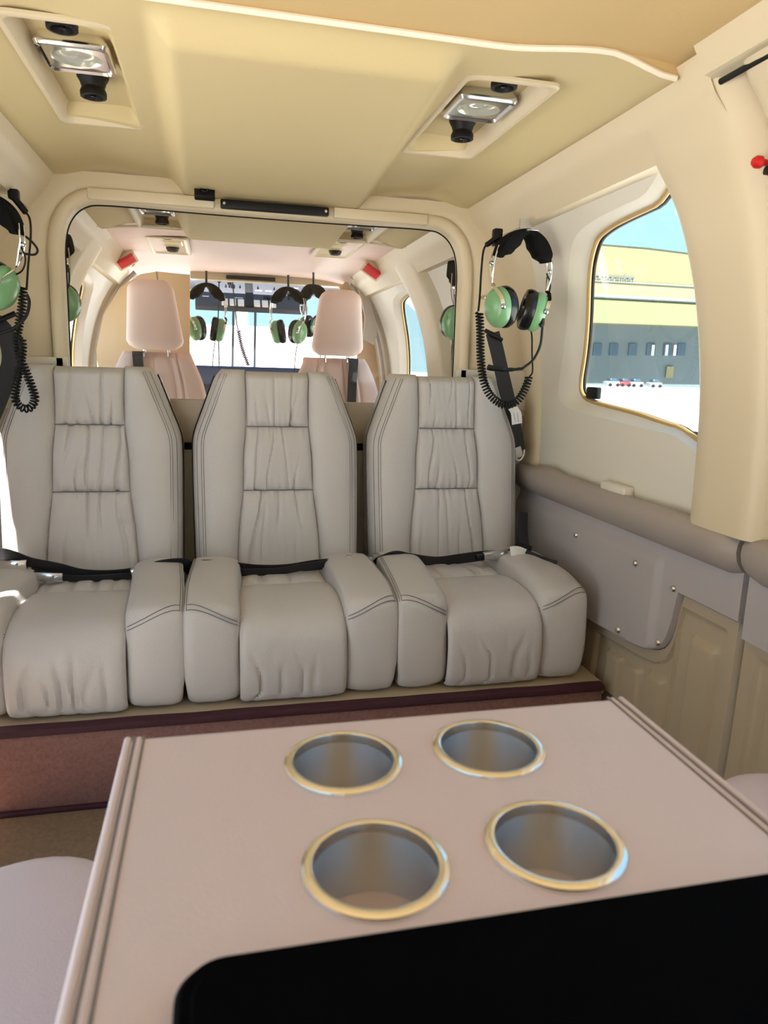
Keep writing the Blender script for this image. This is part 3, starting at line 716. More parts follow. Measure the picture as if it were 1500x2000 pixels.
# ------------------------------------------------------------------ headsets
def coil(path, rc, turns, rw, n=10):
    P = cat(path, 8); L = [0.]
    for i in range(1, len(P)): L.append(L[-1] + (P[i] - P[i-1]).length)
    out = []; N = turns*n; u = None; j = 0
    for k in range(N + 1):
        s = L[-1]*k/N
        while j < len(P) - 2 and L[j+1] < s: j += 1
        t = (s - L[j])/max(1e-9, L[j+1] - L[j]); p = P[j].lerp(P[j+1], t)
        d = (P[min(j+2, len(P)-1)] - P[max(j-1, 0)]).normalized()
        if u is None: u = d.orthogonal().normalized()
        u = (u - d*u.dot(d)).normalized(); v = d.cross(u); a = 2*math.pi*k/n
        out.append(p + (u*math.cos(a) + v*math.sin(a))*rc)
    return out
def headset(name, label, loc, rz=0., group='green aviation headsets', detail=True, cup='green', tilt=0., sc=1.):
    """headset hanging by its padded headband; loc is the top of the band"""
    root = thing(name, label, 'headset', (0, 0, 0), group)
    def arc(a, r=.083): return Vector((r*math.cos(a), 0, -.092 + .092*math.sin(a)*1.))
    # padded head cushion: two lobes meeting in a notch
    rows = []
    for i in range(41):
        t = i/40; a = lerp(math.radians(12), math.radians(168), t); q = abs(2*t - 1)
        th = .014 + .026*sstep(0, .35, q)*(1 - .75*sstep(.72, 1., q)) ; wd = .030*(1 - .45*sstep(.85, 1, q))
        p = arc(a); n_ = Vector((math.cos(a), 0, math.sin(a)))
        row = []
        for k in range(14):
            b = 2*math.pi*k/14; rr = math.cos(b); ss = math.sin(b)
            row.append(p + n_*(.004 if rr > 0 else th)*rr + Vector((0, wd*math.copysign(abs(ss)**.7, ss), 0)) - n_*.002)
        rows.append(row)
    g = G().grid(rows, cu=True); g.cap(rows[0][::-1]); g.cap(rows[-1]); obj('head_pad', g, 'black_soft', root)
    for s_ in (-1, 1):
        # band blades down to the yoke
        g = G()
        for yy in (-.011, .011):
            g.tube(cat([(s_*.080, yy, -.050), (s_*.088, yy, -.085), (s_*.089, yy*.8, -.12), (s_*.084, 0, -.150)], 5), .0022, 6)
        obj('band_wire', g, 'chrome', root)
        obj('adjuster', G().lathe([(.0001, -.006), (.005, -.005), (.006, 0), (.004, .006), (.0001, .007)], (s_*.091, 0, -.095), 'x', 10), 'steel', root)
        tl = Matrix.Translation((s_*.052, 0, -.205)) @ Matrix.Rotation(-s_*.32, 4, 'Z') @ Matrix.Rotation(s_*.16, 4, 'Y')
        g = G().lathe([(.0001, s_*.034), (.022, s_*.033), (.036, s_*.027), (.043, s_*.016), (.0445, s_*.004), (.043, -s_*.002), (.036, -s_*.004)], (0, 0, 0), 'x', 28, (.92, 1.22))
        obj('ear_cup', g.xform(tl), cup, root)
        g = G().lathe([(.036, -s_*.002), (.043, -s_*.004), (.0455, -s_*.012), (.046, -s_*.022), (.043, -s_*.031), (.035, -s_*.034), (.026, -s_*.030), (.022, -s_*.014), (.0001, -s_*.012)], (0, 0, 0), 'x', 28, (.92, 1.22))
        obj('ear_seal', g.xform(tl), 'black_gloss', root)
        # yoke: bracket over the cup to its pivots
        g = G().ribbon(cat([(s_*.084, -.004, -.148), (s_*.085, -.020, -.160), (s_*.074, -.040, -.182), (s_*.066, -.043, -.205)], 6), (1, -.3, .5), .010, .0012)
        obj('yoke', g, 'chrome', root)
        obj('pivot', G().lathe([(.0001, -.049), (.005, -.048), (.0075, -.045), (.0075, -.042)], (s_*.066, 0, -.207), 'y', 10), 'steel', root)
    if detail:
        pts = cat([(.084, .006, -.10), (.099, .006, -.125), (.096, .004, -.155), (.076, .0, -.172), (.066, 0, -.178)], 6)
        obj('ear_lead', G().tube(pts, .0024, 6), 'black', root)
    root.scale = (sc, sc, sc); root.location = loc; root.rotation_euler = (0, tilt, rz)
    return root
h1 = headset('headset', 'green headset with coiled cord hanging beside the right window', at(1026, 450, 1.84), rz=.12, tilt=.05, sc=.97)
def cord(parent, name, pts, r, m='black'):
    """cord given in world points, parented to a rotated headset"""
    g = G().tube(pts, r, 7); me_o = obj(name, g, m, None, loc=(0, 0, 0))
    me_o.parent = parent; bpy.context.view_layer.update(); me_o.matrix_parent_inverse = parent.matrix_world.inverted(); return me_o
def cordg(parent, name, g, m='black'):
    me_o = obj(name, g, m, None, loc=(0, 0, 0)); me_o.parent = parent; bpy.context.view_layer.update(); me_o.matrix_parent_inverse = parent.matrix_world.inverted(); return me_o
Y = 1.86
cordg(h1, 'plug', G().box(tuple(at(971, 464, 1.90) - Vector((.012, .012, .022))), tuple(at(971, 464, 1.90) + Vector((.012, .012, .022))), .004, 2, ) , 'black')
cord(h1, 'lead', cat([at(974, 462, Y), at(957, 474, Y), at(945, 487, Y), at(940, 530, Y), at(937, 580, Y), at(934, 608, Y)], 6), [.007]*10 + [.0028]*21)
cord(h1, 'coiled_cord', coil([at(936, 610, Y), at(938, 650, Y), at(939, 700, Y), at(945, 745, Y), at(960, 775, Y), at(985, 791, Y), at(1010, 783, Y), at(1026, 758, Y), at(1033, 737, Y)], .0095, 46, .0025), .0025)
cord(h1, 'lead', cat([at(1034, 736, Y), at(1040, 725, Y), at(1039, 690, Y), at(1039, 660, Y), at(1037, 645, Y)], 6), .0024)
cord(h1, 'mic_boom', cat([at(1060, 630, 1.82), at(1059, 645, 1.82), at(1055, 675, 1.82), at(1042, 702, 1.82), at(1020, 720, 1.82)], 6), .0035)
cord(h1, 'boom_mount', [at(1059, 622, 1.815), at(1059, 632, 1.815), at(1055, 637, 1.815)], .007)
cord(h1, 'microphone', cat([at(1020, 720, 1.82), at(1000, 722, 1.82), at(985, 722, 1.82), at(975, 720, 1.82), at(960, 719, 1.82), at(953, 717, 1.82)], 4), [.004]*4 + [.0055]*5 + [.008]*12)
hk = thing('headset_hook', 'small pale metal hook above the right headset', 'hook', at(1026, 432, 1.84))
obj('plate', G().box(tuple(at(1026, 440, 1.845) - Vector((.016, .002, .022))), tuple(at(1026, 440, 1.845) + Vector((.016, .002, .016))), .001), 'steel', hk)
obj('arm', G().box(tuple(at(1026, 452, 1.845) - Vector((.016, .05, .006))), tuple(at(1026, 452, 1.845) + Vector((.016, .05, -.003))), .001), 'steel', hk)
for px, py, lb in ((946, 580, 'chrome screw left of the ear cups of the right headset'), (970, 492, 'chrome screw behind the headband of the right headset')):
    tag(obj('screw', G().lathe([(.0001, -.006), (.004, -.005), (.006, -.002), (.006, .03)], at(px, py, 2.19), 'y', 12), 'chrome'), lb, 'screw', 'bulkhead screws')
h2 = headset('headset', 'green headset with looped cord cut by the left edge', at(-18, 378, 1.97), rz=-.25, tilt=.22)
Y = 2.0
cordg(h2, 'plug', G().box(tuple(at(27, 380, 2.02) - Vector((.012, .012, .012))), tuple(at(27, 380, 2.02) + Vector((.012, .012, .012))), .004, 2), 'black')
cord(h2, 'lead', cat([at(27, 386, Y), at(48, 412, Y), at(58, 428, Y), at(60, 460, Y), at(55, 520, Y), at(52, 565, Y)], 6), [.008]*8 + [.0026]*23)
cord(h2, 'lead', cat([at(40, 455, 1.97), at(60, 470, 1.97), at(73, 487, 1.97), at(68, 497, 1.97), at(50, 496, 1.97), at(35, 494, 1.97)], 6), .0028)
cord(h2, 'coiled_cord', coil([at(45, 560, Y), at(44, 590, Y), at(38, 630, Y), at(33, 660, Y), at(36, 690, Y), at(48, 720, Y), at(62, 755, Y), at(68, 780, Y), at(58, 797, Y), at(42, 796, Y), at(30, 780, Y), at(32, 750, Y), at(40, 710, Y), at(44, 680, Y), at(42, 660, Y)], .0088, 62, .0024), .0024)
cord(h2, 'mic_boom', cat([at(52, 575, 1.97), at(57, 590, 1.97), at(52, 615, 1.97), at(35, 635, 1.97), at(10, 648, 1.97), at(-20, 652, 1.97)], 6), .004)
h3 = headset('headset', 'green headset seen edge on through the right edge of the glass', at(893, 510, 2.42), rz=1.2, sc=1.0)
cord(h3, 'coiled_cord', coil([at(890, 640, 2.42), at(886, 680, 2.42), at(886, 730, 2.42)], .007, 26, .002), .002)
h4 = headset('headset', 'dark headset seen edge on through the left edge of the glass', at(113, 455, 2.42), rz=-1.2)
cord(h4, 'lead', cat([at(115, 500, 2.4), at(130, 520, 2.4), at(132, 530, 2.4), at(118, 533, 2.4)], 6), .003)
cord(h4, 'mic_boom', cat([at(118, 595, 2.4), at(130, 610, 2.4), at(133, 630, 2.4), at(122, 650, 2.4)], 6), .004)
# cockpit headsets against the windscreen
for px, py, lab, rz in ((403, 553, 'dark headset hanging in the cockpit, left of the overhead panel', .3), (563, 561, 'dark headset hanging in the cockpit, right of the overhead panel', -.5), (612, 556, 'dark headset half hidden behind the right front headrest', -1.0)):
    h = headset('headset', lab, at(px, py, 3.95 if px < 600 else 4.2), rz=rz, group='cockpit headsets', detail=False, sc=1.12)
    p = at(px, py, 4.55)
    cord(h, 'strap', [at(px, py, 3.95 if px < 600 else 4.2), at(px, py - 24, 3.95 if px < 600 else 4.2)], .006, 'panel_dark')
    cord(h, 'lead', cat([at(px + 18, py + 108, 3.95), at(px + 14, py + 135, 3.95), at(px + 12, py + 165, 3.95)], 5), .003)
for i, (px, pts) in enumerate(((428, [(428, 540), (427, 590), (426, 640), (428, 720)]), (453, [(453, 540), (458, 590), (463, 635), (466, 645)]))):
    t = thing('hanging_cord', ('straight black cord hanging from the cockpit ceiling', 'black cord with coiled end hanging in the middle of the windscreen')[i], 'cord', at(px, 540, 4.5))
    obj('cord', G().tube(cat([at(a, b, 4.5) for a, b in pts], 5), .0035, 6), 'black', t)
    obj('jack', G().tube([at(px, 530, 4.5), at(px, 552, 4.5)], .010, 8), 'black', t)
    if i: obj('coiled_cord', G().tube(coil([at(466, 645, 4.5), at(473, 680, 4.5), at(485, 714, 4.5)], .011, 20, .003), .003, 5), 'panel_dark', t)
    else: obj('coiled_cord', G().tube(coil([at(428, 650, 4.5), at(429, 690, 4.5), at(429, 712, 4.5)], .008, 18, .002), .002, 5), 'panel_dark', t)

# ------------------------------------------------------------------ ceiling lamp and air units
def rectloop(hx, hy, r, n=5):
    out = []
    for cx_, cy_, a0 in ((hx - r, hy - r, 0), (-hx + r, hy - r, 90), (-hx + r, -hy + r, 180), (hx - r, -hy + r, 270)):
        for k in range(n + 1):
            a = math.radians(a0 + 90*k/n); out.append((cx_ + r*math.cos(a), cy_ + r*math.sin(a)))
    return out
def sell(hx, hy, p=10., n=48):
    out = []
    for k in range(n):
        a = 2*math.pi*k/n; c, q = math.cos(a), math.sin(a)
        out.append((hx*math.copysign(abs(c)**(2/p), c), hy*math.copysign(abs(q)**(2/p), q)))
    return out
def lamp_unit(x, y, z, label, lm, depth=.03, L=.238, offs_=(-.05, .07, -.182)):
    root = thing('reading_light', label, 'ceiling light', (x, y, z), 'ceiling lamp and air units')
    rows = []
    for hx, e, dz in ((.090, 0, -.001), (.090, 0, -.006), (.087, .003, -.008), (.080, .012, -.008), (.076, .016, -.004), (.066, .032, depth - .004)):
        rows.append([(x + a, y + b, z + dz) for a, b in rectloop(hx, L - e, .02)])
    obj('bezel', G().grid(rows, cu=True), 'cream_plastic', root)
    obj('pocket', G().cap([(x + a, y + b, z + depth - .004) for a, b in rectloop(.066, L - .032, .02)]), 'headliner', root)
    zz = z + .006; yc = y; y = y + offs_[0]
    rows = []
    for hx, hy, dz in ((.052, .056, depth - .010), (.060, .063, .008), (.061, .064, .002), (.058, .061, -.004), (.053, .056, -.005), (.050, .053, -.001)):
        rows.append([(x + a, y + b, zz + dz) for a, b in sell(hx, hy)])
    ell = [(x + a, y + b, zz - .001) for a, b in sell(.043, .036, 2.)]
    lf = G().grid(rows, cu=True); lf.grid([rows[-1], ell], cu=True)
    f = obj('lamp_frame', lf, lm, root)
    g = G(); g.grid([ell] + [[(x + (p[0]-x)*k, y + (p[1]-y)*k, zz - .001 + d) for p in ell] for k, d in ((.9, .004), (.6, .008), (.3, .004), (.02, .003))], cu=True)
    obj('lens', g, 'lens', f)
    for dy, big in ((offs_[1], 1), (offs_[2], 0)):
        cx_, cy_ = x + (.008 if big else 0), yc + dy; zo = z if big else z + .016
        n_ = obj('air_nozzle', G().lathe([(.030, depth - .005), (.029, depth - .012), (.024, depth - .02), (.021, .0), (.0245, -.008), (.024, -.016), (.018, -.017), (.015, -.006), (.0001, -.004)], (cx_, cy_, zo), 'z', 24), 'black', root)
        obj('nozzle_core', G().lathe([(.0001, -.016), (.005, -.015), (.006, -.006)], (cx_, cy_, zo), 'z', 12), 'black_gloss', n_)
    return root
lamp_unit(CX + .345, 1.525, ceil_z(CX + .345, 1.5, [], 5, None), 'lamp and air nozzles in the ceiling on the right, nearest the camera', 'steel')
lamp_unit(CX - .40, 1.552, ceil_z(CX - .40, 1.46, [], 5, None), 'lamp and air nozzles in the ceiling at the upper left corner', 'chrome', L=.262, offs_=(-.077, .045, -.206))
for x, y, z, l in ((CX - .36, 2.80, ceil_z(CX - .36, 2.8, [], 9, None), 'ceiling lamp unit just beyond the glass, left'), (CX + .36, 2.80, ceil_z(CX + .36, 2.8, [], 9, None), 'ceiling lamp unit just beyond the glass, right'), (CX - .365, 3.58, 1.522, 'ceiling lamp unit above the left front headrest'), (CX + .365, 3.36, 1.522, 'ceiling lamp unit above the right front headrest')):
    lamp_unit(x, y, z, l, 'steel', depth=.03 if y < 3 else .006)
sk = thing('ceiling_socket', 'small black socket plate on the lowered ceiling panel', 'socket', (-.15, 2.12, 1.44))
R = Matrix.Translation((-.150, 2.12, 1.450)) @ Matrix.Rotation(-.75, 4, 'X')
obj('plate', G().box((-.027, -.006, -.020), (.027, .012, .018), .004, 2).xform(R), 'black', sk)
obj('jack', G().lathe([(.013, -.005), (.012, -.012), (.007, -.012), (.006, -.004)], (0, 0, 0), 'y', 14).xform(R), 'black_gloss', sk)
for s_, x, y, lab in ((-1, CX - .575, 3.72, 'red warning sign box on the left of the front cabin ceiling'), (1, CX + .575, 3.55, 'red warning sign box on the right of the front cabin ceiling')):
    r = thing('warning_sign', lab, 'sign', (x, y, 1.46), 'red signs at the front cabin ceiling edge')
    R = Matrix.Translation((x, y, 1.468)) @ Matrix.Rotation(s_*.55, 4, 'Y') @ Matrix.Rotation(-.45, 4, 'X')
    obj('housing', G().box((-.05, -.035, -.022), (.05, .035, .022), .005, 2).xform(R), 'cream_plastic', r)
    obj('lens', G().box((-.040, -.039, -.030), (.040, .012, -.012), .003, 2).xform(R), 'sign_red', r)

# ------------------------------------------------------------------ front cabin seats
def front_seat(cx, label, side):
    r = thing('front_seat', label, 'seat', (cx, 3.75, .0), 'front cabin seats with headrests')
    rows = []
    for t in lin(0, 1, 16):
        z = 1.055 + .318*t; hw = lerp(.134, .100, t) ; e = min(t, 1-t); k = 1 - .34*max(0, 1 - e/.14)**2.2
        row = []
        for j in range(28):
            a = 2*math.pi*j/28; ca, sa = math.cos(a), math.sin(a)
            row.append((cx + hw*k*math.copysign(abs(ca)**.5, ca) + side*.02*t, 3.62 + .045*k*math.copysign(abs(sa)**.65, sa) + .03*t, z))
        rows.append(row)
    g = G().grid(rows, cu=True); g.cap(rows[0][::-1]); g.cap(rows[-1]); h = obj('headrest', g, 'leather_pink', r)
    for s_ in (-1, 1): obj('post', G().tube([(cx + s_*.055, 3.64, .99), (cx + s_*.055, 3.635, 1.07)], .006, 8), 'steel', h)
    rnd = random.Random(int(cx*100)); cr = creases(rnd, 5, (.04, .07), (.006, .012)); rows = []
    for t in lin(0, 1, 22):
        z = .45 + .595*t; hw = interp([(0, .235), (.5, .235), (.75, .215), (1, .155)], t); row = []
        for u in lin(-1, 1, 40):
            d = .03*max(0, 1 - abs(u)**6)**.5 - (crease_d(cr, u*1.7, 2*t-1) if abs(u) < .55 else 0) - (.01*math.exp(-((abs(u) - .56)/.03)**2))
            row.append((cx + hw*u, 3.60 + .05*t - d + (.04*((t-.93)/.07)**2 if t > .93 else 0), z))
        rows.append(row)
    rows.append([(p[0], p[1] + .06, p[2] - .004) for p in rows[-1]]); rows.append([(p[0], 3.78, p[2] - .3) for p in rows[-1]])
    obj('backrest', G().grid(rows), 'leather_pink', r)
    obj('seat_cushion', G().box((cx - .24, 3.16, .28), (cx + .24, 3.62, .46), .05, 4), 'leather_pink', r)
    obj('pedestal', G().box((cx - .19, 3.22, .0), (cx + .19, 3.7, .30), .01), 'trim_tan', r)
    s2 = side
    obj('shoulder_belt', G().ribbon(cat([(cx + s2*.085, 3.66, 1.045), (cx + s2*.083, 3.60, 1.035), (cx + s2*.078, 3.595, .95), (cx + s2*.07, 3.575, .75)], 6), (1, 0, 0), .046), 'belt', r)
front_seat(-.40, 'front cabin seat with pink headrest on the left', -1)
front_seat(.462, 'front cabin seat with pink headrest on the right', 1)

# ------------------------------------------------------------------ cockpit
oh = thing('overhead_panel', 'dark overhead switch panel above the windscreen', 'switch panel', (.09, 4.8, 1.4))
R = Matrix.Translation((.095, 4.85, 1.435)) @ Matrix.Rotation(-.75, 4, 'X')
obj('panel', G().box((-.34, -.01, -.125), (.36, .03, .115), .006).xform(R), 'panel_dark', oh)
obj('mount', G().box((-.2, .02, .02), (.22, .06, .14)).xform(R), 'panel_dark', oh)
obj('divider', G().box((-.03, -.02, -.12), (.02, 0, .11), .003).xform(R), 'black', oh)
rnd = random.Random(4)
for i, x in enumerate((-.16, -.11, -.06, .04, .09, .14)):
    obj('annunciator', G().box((x - .019, -.024, -.115), (x + .019, -.008, -.065), .002).xform(R), 'switch', oh)
for k in range(18):
    x = rnd.choice((-1, 1))*rnd.uniform(.05, .30); z = rnd.choice((-.03, .01, .055, .085))
    if k % 3: obj('toggle', G().lathe([(.007, -.004), (.006, -.018), (.003, -.02), (.003, -.032), (.0001, -.033)], (x, 0, z), 'y', 8).xform(R), 'black', oh)
    else: obj('knob', G().lathe([(.014, -.008), (.013, -.026), (.0001, -.027)], (x, 0, z), 'y', 12).xform(R), 'black_gloss', oh)
for k in range(10):
    x = rnd.choice((-1, 1))*rnd.uniform(.05, .30); z = rnd.choice((-.045, .03, .07)); obj('placard', G().box((x - .02, -.0125, z), (x + .02, -.009, z + .007)).xform(R), 'switch', oh)
ws = S_empty('window_6', (.09, 5.7, .95), 'windscreen of the cockpit with two thin posts', 'window')
obj('pane', G().grid([[(x, 5.95 - .35*(z - .9), z) for x in lin(-.85, .95, 4)] for z in lin(.9, 1.6, 6)]), 'glass_side', ws)
for px in (456, 499): obj('windscreen_post', G().tube([at(px, 600, 5.8), at(px - 2, 720, 5.9)], .010, 8), 'panel_dark', ws)
obj('windscreen_rail', G().box((-.9, 5.55, 1.52), (1., 5.75, 1.60), .01), 'panel_dark', ws)
for s_ in (1, -1): obj('side_post', G().tube([(sx(.72, s_), 5.0, 1.55), (sx(.88, s_), 5.4, .9), (sx(.88, s_), 5.4, .0)], .03, 8), 'trim_tan', ws)
gs = thing('glareshield', 'dark blue glareshield below the windscreen', 'dashboard', (.09, 5.3, 0))
obj('hood', G().box((-.55, 5.1, .86), (.72, 5.5, .985), .03, 3), 'glare_blue', gs)
obj('console', G().box((-.5, 5.2, .0), (.67, 5.5, .87), .01), 'panel_dark', gs)

# ------------------------------------------------------------------ table with cup wells
tb = thing('console_table', 'leather covered console table with four steel cup wells', 'table', (.023, .25, 0))
TZ = .69; X0, X1, Y0, Y1 = -.212, .259, -.25, .590
cups = [(-.035, .5145), (.088, .5145), (-.036, .390), (.087, .390)]
# table top cut around the four wells: a quad patch per well, plain strips elsewhere
g = G()
def patch(cx_, cy_, hx0, hx1, hy0, hy1, r=.0415, n=48):
    inner, outr = [], []
    for k in range(n):
        a = 2*math.pi*k/n; c, s = math.cos(a), math.sin(a)
        inner.append((cx_ + r*c, cy_ + r*s, TZ))
        kx = ((hx1 - cx_)/c if c > 1e-9 else (hx0 - cx_)/c if c < -1e-9 else 9e9); ky = ((hy1 - cy_)/s if s > 1e-9 else (hy0 - cy_)/s if s < -1e-9 else 9e9)
        m_ = min(kx, ky); outr.append([cx_ + m_*c, cy_ + m_*s, TZ])
    for cc in ((hx0, hy0), (hx0, hy1), (hx1, hy0), (hx1, hy1)):
        i = min(range(n), key=lambda i: (outr[i][0]-cc[0])**2 + (outr[i][1]-cc[1])**2); outr[i] = [cc[0], cc[1], TZ]
    g.grid([inner, outr], cu=True)
mx, my = .026, .4523
for cx_, cy_ in cups:
    patch(cx_, cy_, -.10 if cx_ < 0 else mx, mx if cx_ < 0 else .15, my if cy_ > .45 else .33, .575 if cy_ > .45 else my)
E_ = .012
g.grid([[(X0 + E_, y, TZ), (-.10, y, TZ)] for y in (Y0 + E_, .33, .575, Y1 - E_)]); g.grid([[(.15, y, TZ), (X1 - E_, y, TZ)] for y in (Y0 + E_, .33, .575, Y1 - E_)])
g.grid([[(-.10, y, TZ), (.15, y, TZ)] for y in (.575, Y1 - E_)]); g.grid([[(-.10, y, TZ), (.15, y, TZ)] for y in (Y0 + E_, .33)])
# rounded edge and skirt
def tl(k, z): return [(lerp(0, 0, 0) + x, y, z) for x, y in [((X0 + X1)/2 + a, (Y0 + Y1)/2 + b) for a, b in rectloop((X1 - X0)/2 - k, (Y1 - Y0)/2 - k, max(.002, .014 - k), 5)]]
g.grid([tl(E_, TZ), tl(.007, TZ - .0014), tl(.003, TZ - .005), tl(.0, TZ - .012), tl(.0, TZ - .05), tl(.004, TZ - .056), tl(.03, TZ - .056)], cu=True)
top = obj('table_top', g, 'leather_table', tb, angle=50)
for side, xx in ((-1, X0), (1, X1)):
    d = -side
    obj('welt', G().tube([(xx + d*.006, Y0 + .02, TZ - .0018), (xx + d*.006, Y1 - .006, TZ - .0018)], .0032, 8), 'leather_table', top)
    for off in (.0115, .019):
        obj('stitching', G().tube([(xx + d*off, Y0 + .02, TZ + .0002), (xx + d*off, Y1 - .004, TZ + .0002)], .0011, 5), 'stitch', top)
    obj('welt', G().tube([(xx + d*.015, Y0 + .02, TZ - .0020), (xx + d*.015, Y1 - .006, TZ - .0020)], .0030, 8), 'leather_table', top)
obj('cabinet', G().box((X0 + .13, Y0 + .03, .0), (X1 - .05, Y1 - .03, TZ - .05), .012, 3), 'leather_table', tb)
for cx_, cy_ in cups:
    c = obj('cup_well', G().lathe([(.0400, .0005), (.0398, -.075), (.0385, -.079), (.036, -.081), (.0001, -.081)], (cx_, cy_, TZ), 'z', 56), 'brushed', tb)
    obj('rim', G().lathe([(.0398, -.004), (.0398, .0022), (.0402, .0036), (.0415, .0042), (.0445, .0040), (.0468, .0028), (.0476, .0008), (.0476, -.001)], (cx_, cy_, TZ), 'z', 64), 'chrome', c)
# black case lying on the near end of the table
cs = thing('black_case', 'flat black case lying on the near end of the table', 'case', (.05, .19, TZ))
lp = rectloop(.2015, .135, .022, 8)
cxc, cyc = -.154 + .2015, .322 - .135
rows = [[(cxc + a*k, cyc + b*k, TZ + z) for a, b in lp] for k, z in ((.985, .0006), (1., .003), (1., .012), (.985, .016))]
obj('body', (lambda G_: (G_.grid(rows, cu=True), G_.cap(rows[-1]), G_.cap(rows[0][::-1]), G_)[-1])(G()), 'case_black', cs)
rows = [[(cxc + a*k, cyc + b*k, TZ + .016 + z) for a, b in lp] for k, z in ((.96, 0), (.955, .0015))]
obj('lid_panel', (lambda G_: (G_.grid(rows, cu=True), G_.cap(rows[-1]), G_)[-1])(G()), 'case_black', cs)

# ------------------------------------------------------------------ near seats either side of the table
def near_seat(cx, cy, rz, label):
    r = thing('club_seat', label, 'seat', (0, 0, 0), 'club seats beside the table')
    rows = []
    lp = rectloop(.25, .28, .10, 8)
    for k, z in ((.80, .30), (.97, .31), (1.0, .34), (1.0, .41), (.985, .435), (.95, .452), (.88, .462), (.7, .468), (.4, .470), (.05, .470)):
        rows.append([(a*k, b*k, z) for a, b in lp])
    obj('seat_cushion', G().grid(rows, cu=True), 'leather_table', r)
    obj('pedestal', G().box((-.19, -.20, 0), (.19, .20, .31), .02, 3), 'trim_tan', r)
    r.location = (cx, cy, 0); r.rotation_euler = (0, 0, rz)
near_seat(-.41, .475, .30, 'pale leather club seat at the lower left of the table')
near_seat(.70, .49, -.2, 'pale leather club seat just showing right of the table')

# ------------------------------------------------------------------ outdoors
GZ = -.95
struct(obj('ground', G().add([(-400, -300, GZ), (400, -300, GZ), (400, 500, GZ), (-400, 500, GZ)], [(0, 1, 2, 3)]), 'concrete', smooth=False), 'pale concrete apron outside', 'ground')
hg = thing('hangar', 'long yellow hangar with faded lettering seen through the side window', 'building', (80, 120, GZ))
HX0, HX1 = 44, 118
def hz(e): return 1 + e*120
obj('lower_wall', G().box((HX0, 124, GZ), (HX1, 126, hz(.08))), 'hangar_dark', hg, smooth=False)
obj('canopy', G().add([(HX0, 116, hz(.074)*.97), (HX1, 116, hz(.082)*.97), (HX1, 120, hz(.114)), (HX0, 120, hz(.112)), (HX0, 126, hz(.074)), (HX1, 126, hz(.082))], [(0, 1, 2, 3), (0, 4, 5, 1)]), 'hangar_green_c', hg, smooth=False)
obj('canopy_edge', G().tube([(HX0, 119.6, hz(.113)), (HX1, 119.6, hz(.1155))], .35, 6), 'hangar_edge', hg)
obj('fascia_band', G().box((HX0, 120, hz(.112)), (HX1, 121, hz(.1345))), 'hangar_pale', hg, smooth=False)
obj('band_strip', G().tube([(HX0, 119.9, hz(.1345)), (HX1, 119.9, hz(.1365))], .14, 6), 'hangar_edge', hg)
obj('upper_wall', G().prism([(HX0, 120.2, hz(.1345)), (HX0, 120.2, hz(.183)), (60, 120.2, hz(.187)), (75, 120.2, hz(.1865)), (HX1, 120.2, hz(.172)), (HX1, 120.2, hz(.1345))], (0, 6, 0)), 'hangar_wall_c', hg, smooth=False)
obj('roof', G().add([(HX0, 120, hz(.183)), (60, 120, hz(.187)), (75, 120, hz(.1865)), (HX1, 120, hz(.172)), (HX1, 170, hz(.172)), (75, 170, hz(.1865)), (60, 170, hz(.187)), (HX0, 170, hz(.183))], [(0, 1, 6, 7), (1, 2, 5, 6), (2, 3, 4, 5)]), 'hangar_edge', hg, smooth=False)
def px_x(px, py, Y_): return at(px, py, Y_)
for px in (1166, 1198, 1235, 1270, 1303, 1330):
    a = at(px - 9, 694, 124); b = at(px + 9, 671, 124)
    w_ = obj('window', G().box((a.x, 123.8, a.z), (b.x, 124.0, b.z)), 'pane_blue', hg, smooth=False)
for px in (1275, 1302, 1318):
    a = at(px - 3, 694, 123.7); b = at(px + 3, 674, 123.7)
    obj('bright_pane', G().box((a.x, 123.6, a.z), (b.x, 123.75, b.z)), 'white_wall', hg, smooth=False)
a = at(1300, 738, 123.7); b = at(1316, 716, 123.7); obj('door', G().box((a.x, 123.6, a.z), (b.x, 123.8, b.z)), 'hangar_pale', hg, smooth=False)
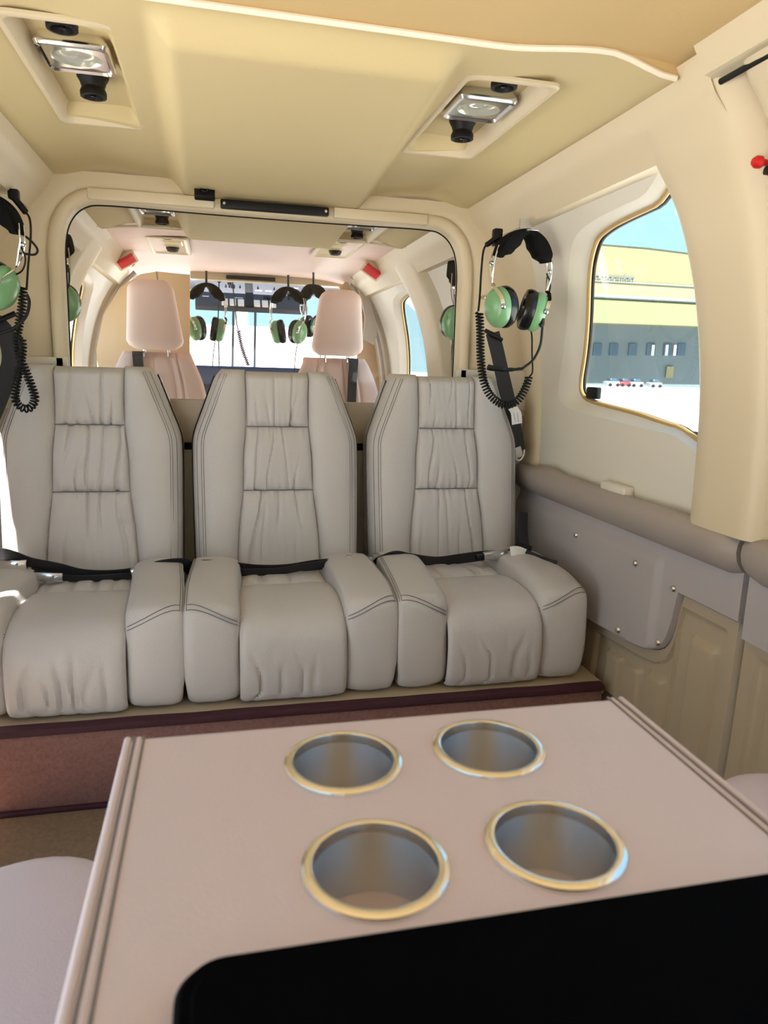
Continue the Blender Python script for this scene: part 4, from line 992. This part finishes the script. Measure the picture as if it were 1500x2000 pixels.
for px, wd, m in ((1192, 26, 'car_grey'), (1215, 22, 'car_red'), (1238, 26, 'car_grey'), (1275, 24, 'car_grey')):
    a = at(px - wd/2, 742, 117); b = at(px + wd/2, 724, 117); h_ = (b.x - a.x)
    t = thing('parked_car', {1192: 'grey car parked by the hangar, leftmost', 1215: 'dark red car parked by the hangar', 1238: 'grey car parked right of the red car', 1275: 'grey car parked nearest the hangar door'}[px], 'car', ((a.x+b.x)/2, 117, GZ), 'cars parked along the hangar')
    obj('body', G().box((a.x, 115.5, GZ + .25), (b.x, 117.3, GZ + .95), .2, 3), m, t)
    obj('cabin', G().box((a.x + h_*.22, 115.7, GZ + .9), (b.x - h_*.18, 117.1, GZ + 1.5), .25, 3), 'pane_blue', t)
    for q in (.2, .8): obj('wheel', G().lathe([(.0001, -.12), (.3, -.12), (.33, 0), (.3, .12)], (a.x + h_*q, 115.5, GZ + .33), 'y', 14), 'black', t)
fc = bpy.data.curves.new('sign_lettering', 'FONT'); fc.body = 'Corporation'; fc.size = 1.75; fc.extrude = .04; fc.shear = .22; fc.align_x = 'RIGHT'; fc.materials.append(MATS['sign_text'])
tc_ = bpy.data.objects.new('lettering_source', fc); col.objects.link(tc_); bpy.context.view_layer.update()
tm = bpy.data.meshes.new_from_object(tc_.evaluated_get(bpy.context.evaluated_depsgraph_get())); bpy.data.objects.remove(tc_)
tx = bpy.data.objects.new('sign_lettering', tm); col.objects.link(tx)
e = at(1238, 549, 119.9); tx.parent = hg; tx.location = Vector((e.x, 119.95, e.z)) - hg.location; tx.rotation_euler = (math.pi/2, 0, 0)
# low white building ahead of the cockpit
wb = thing('white_building', 'white building straight ahead beyond the cockpit windscreen', 'building', (0, 60, GZ))
obj('wall', G().box((-14, 60, GZ), (14, 66, 1 + .05*60)), 'white_wall', wb, smooth=False)
a = at(461, 705, 59.7); b = at(484, 628, 59.7); obj('shutter', G().box((a.x, 59.6, GZ), (b.x, 59.9, b.z)), 'shutter', wb, smooth=False)
a = at(463, 628, 59.7); b = at(484, 595, 59.7); obj('tower', G().box((a.x, 59.7, a.z), (b.x, 64, b.z + 1.4)), 'tan_wall', wb, smooth=False)
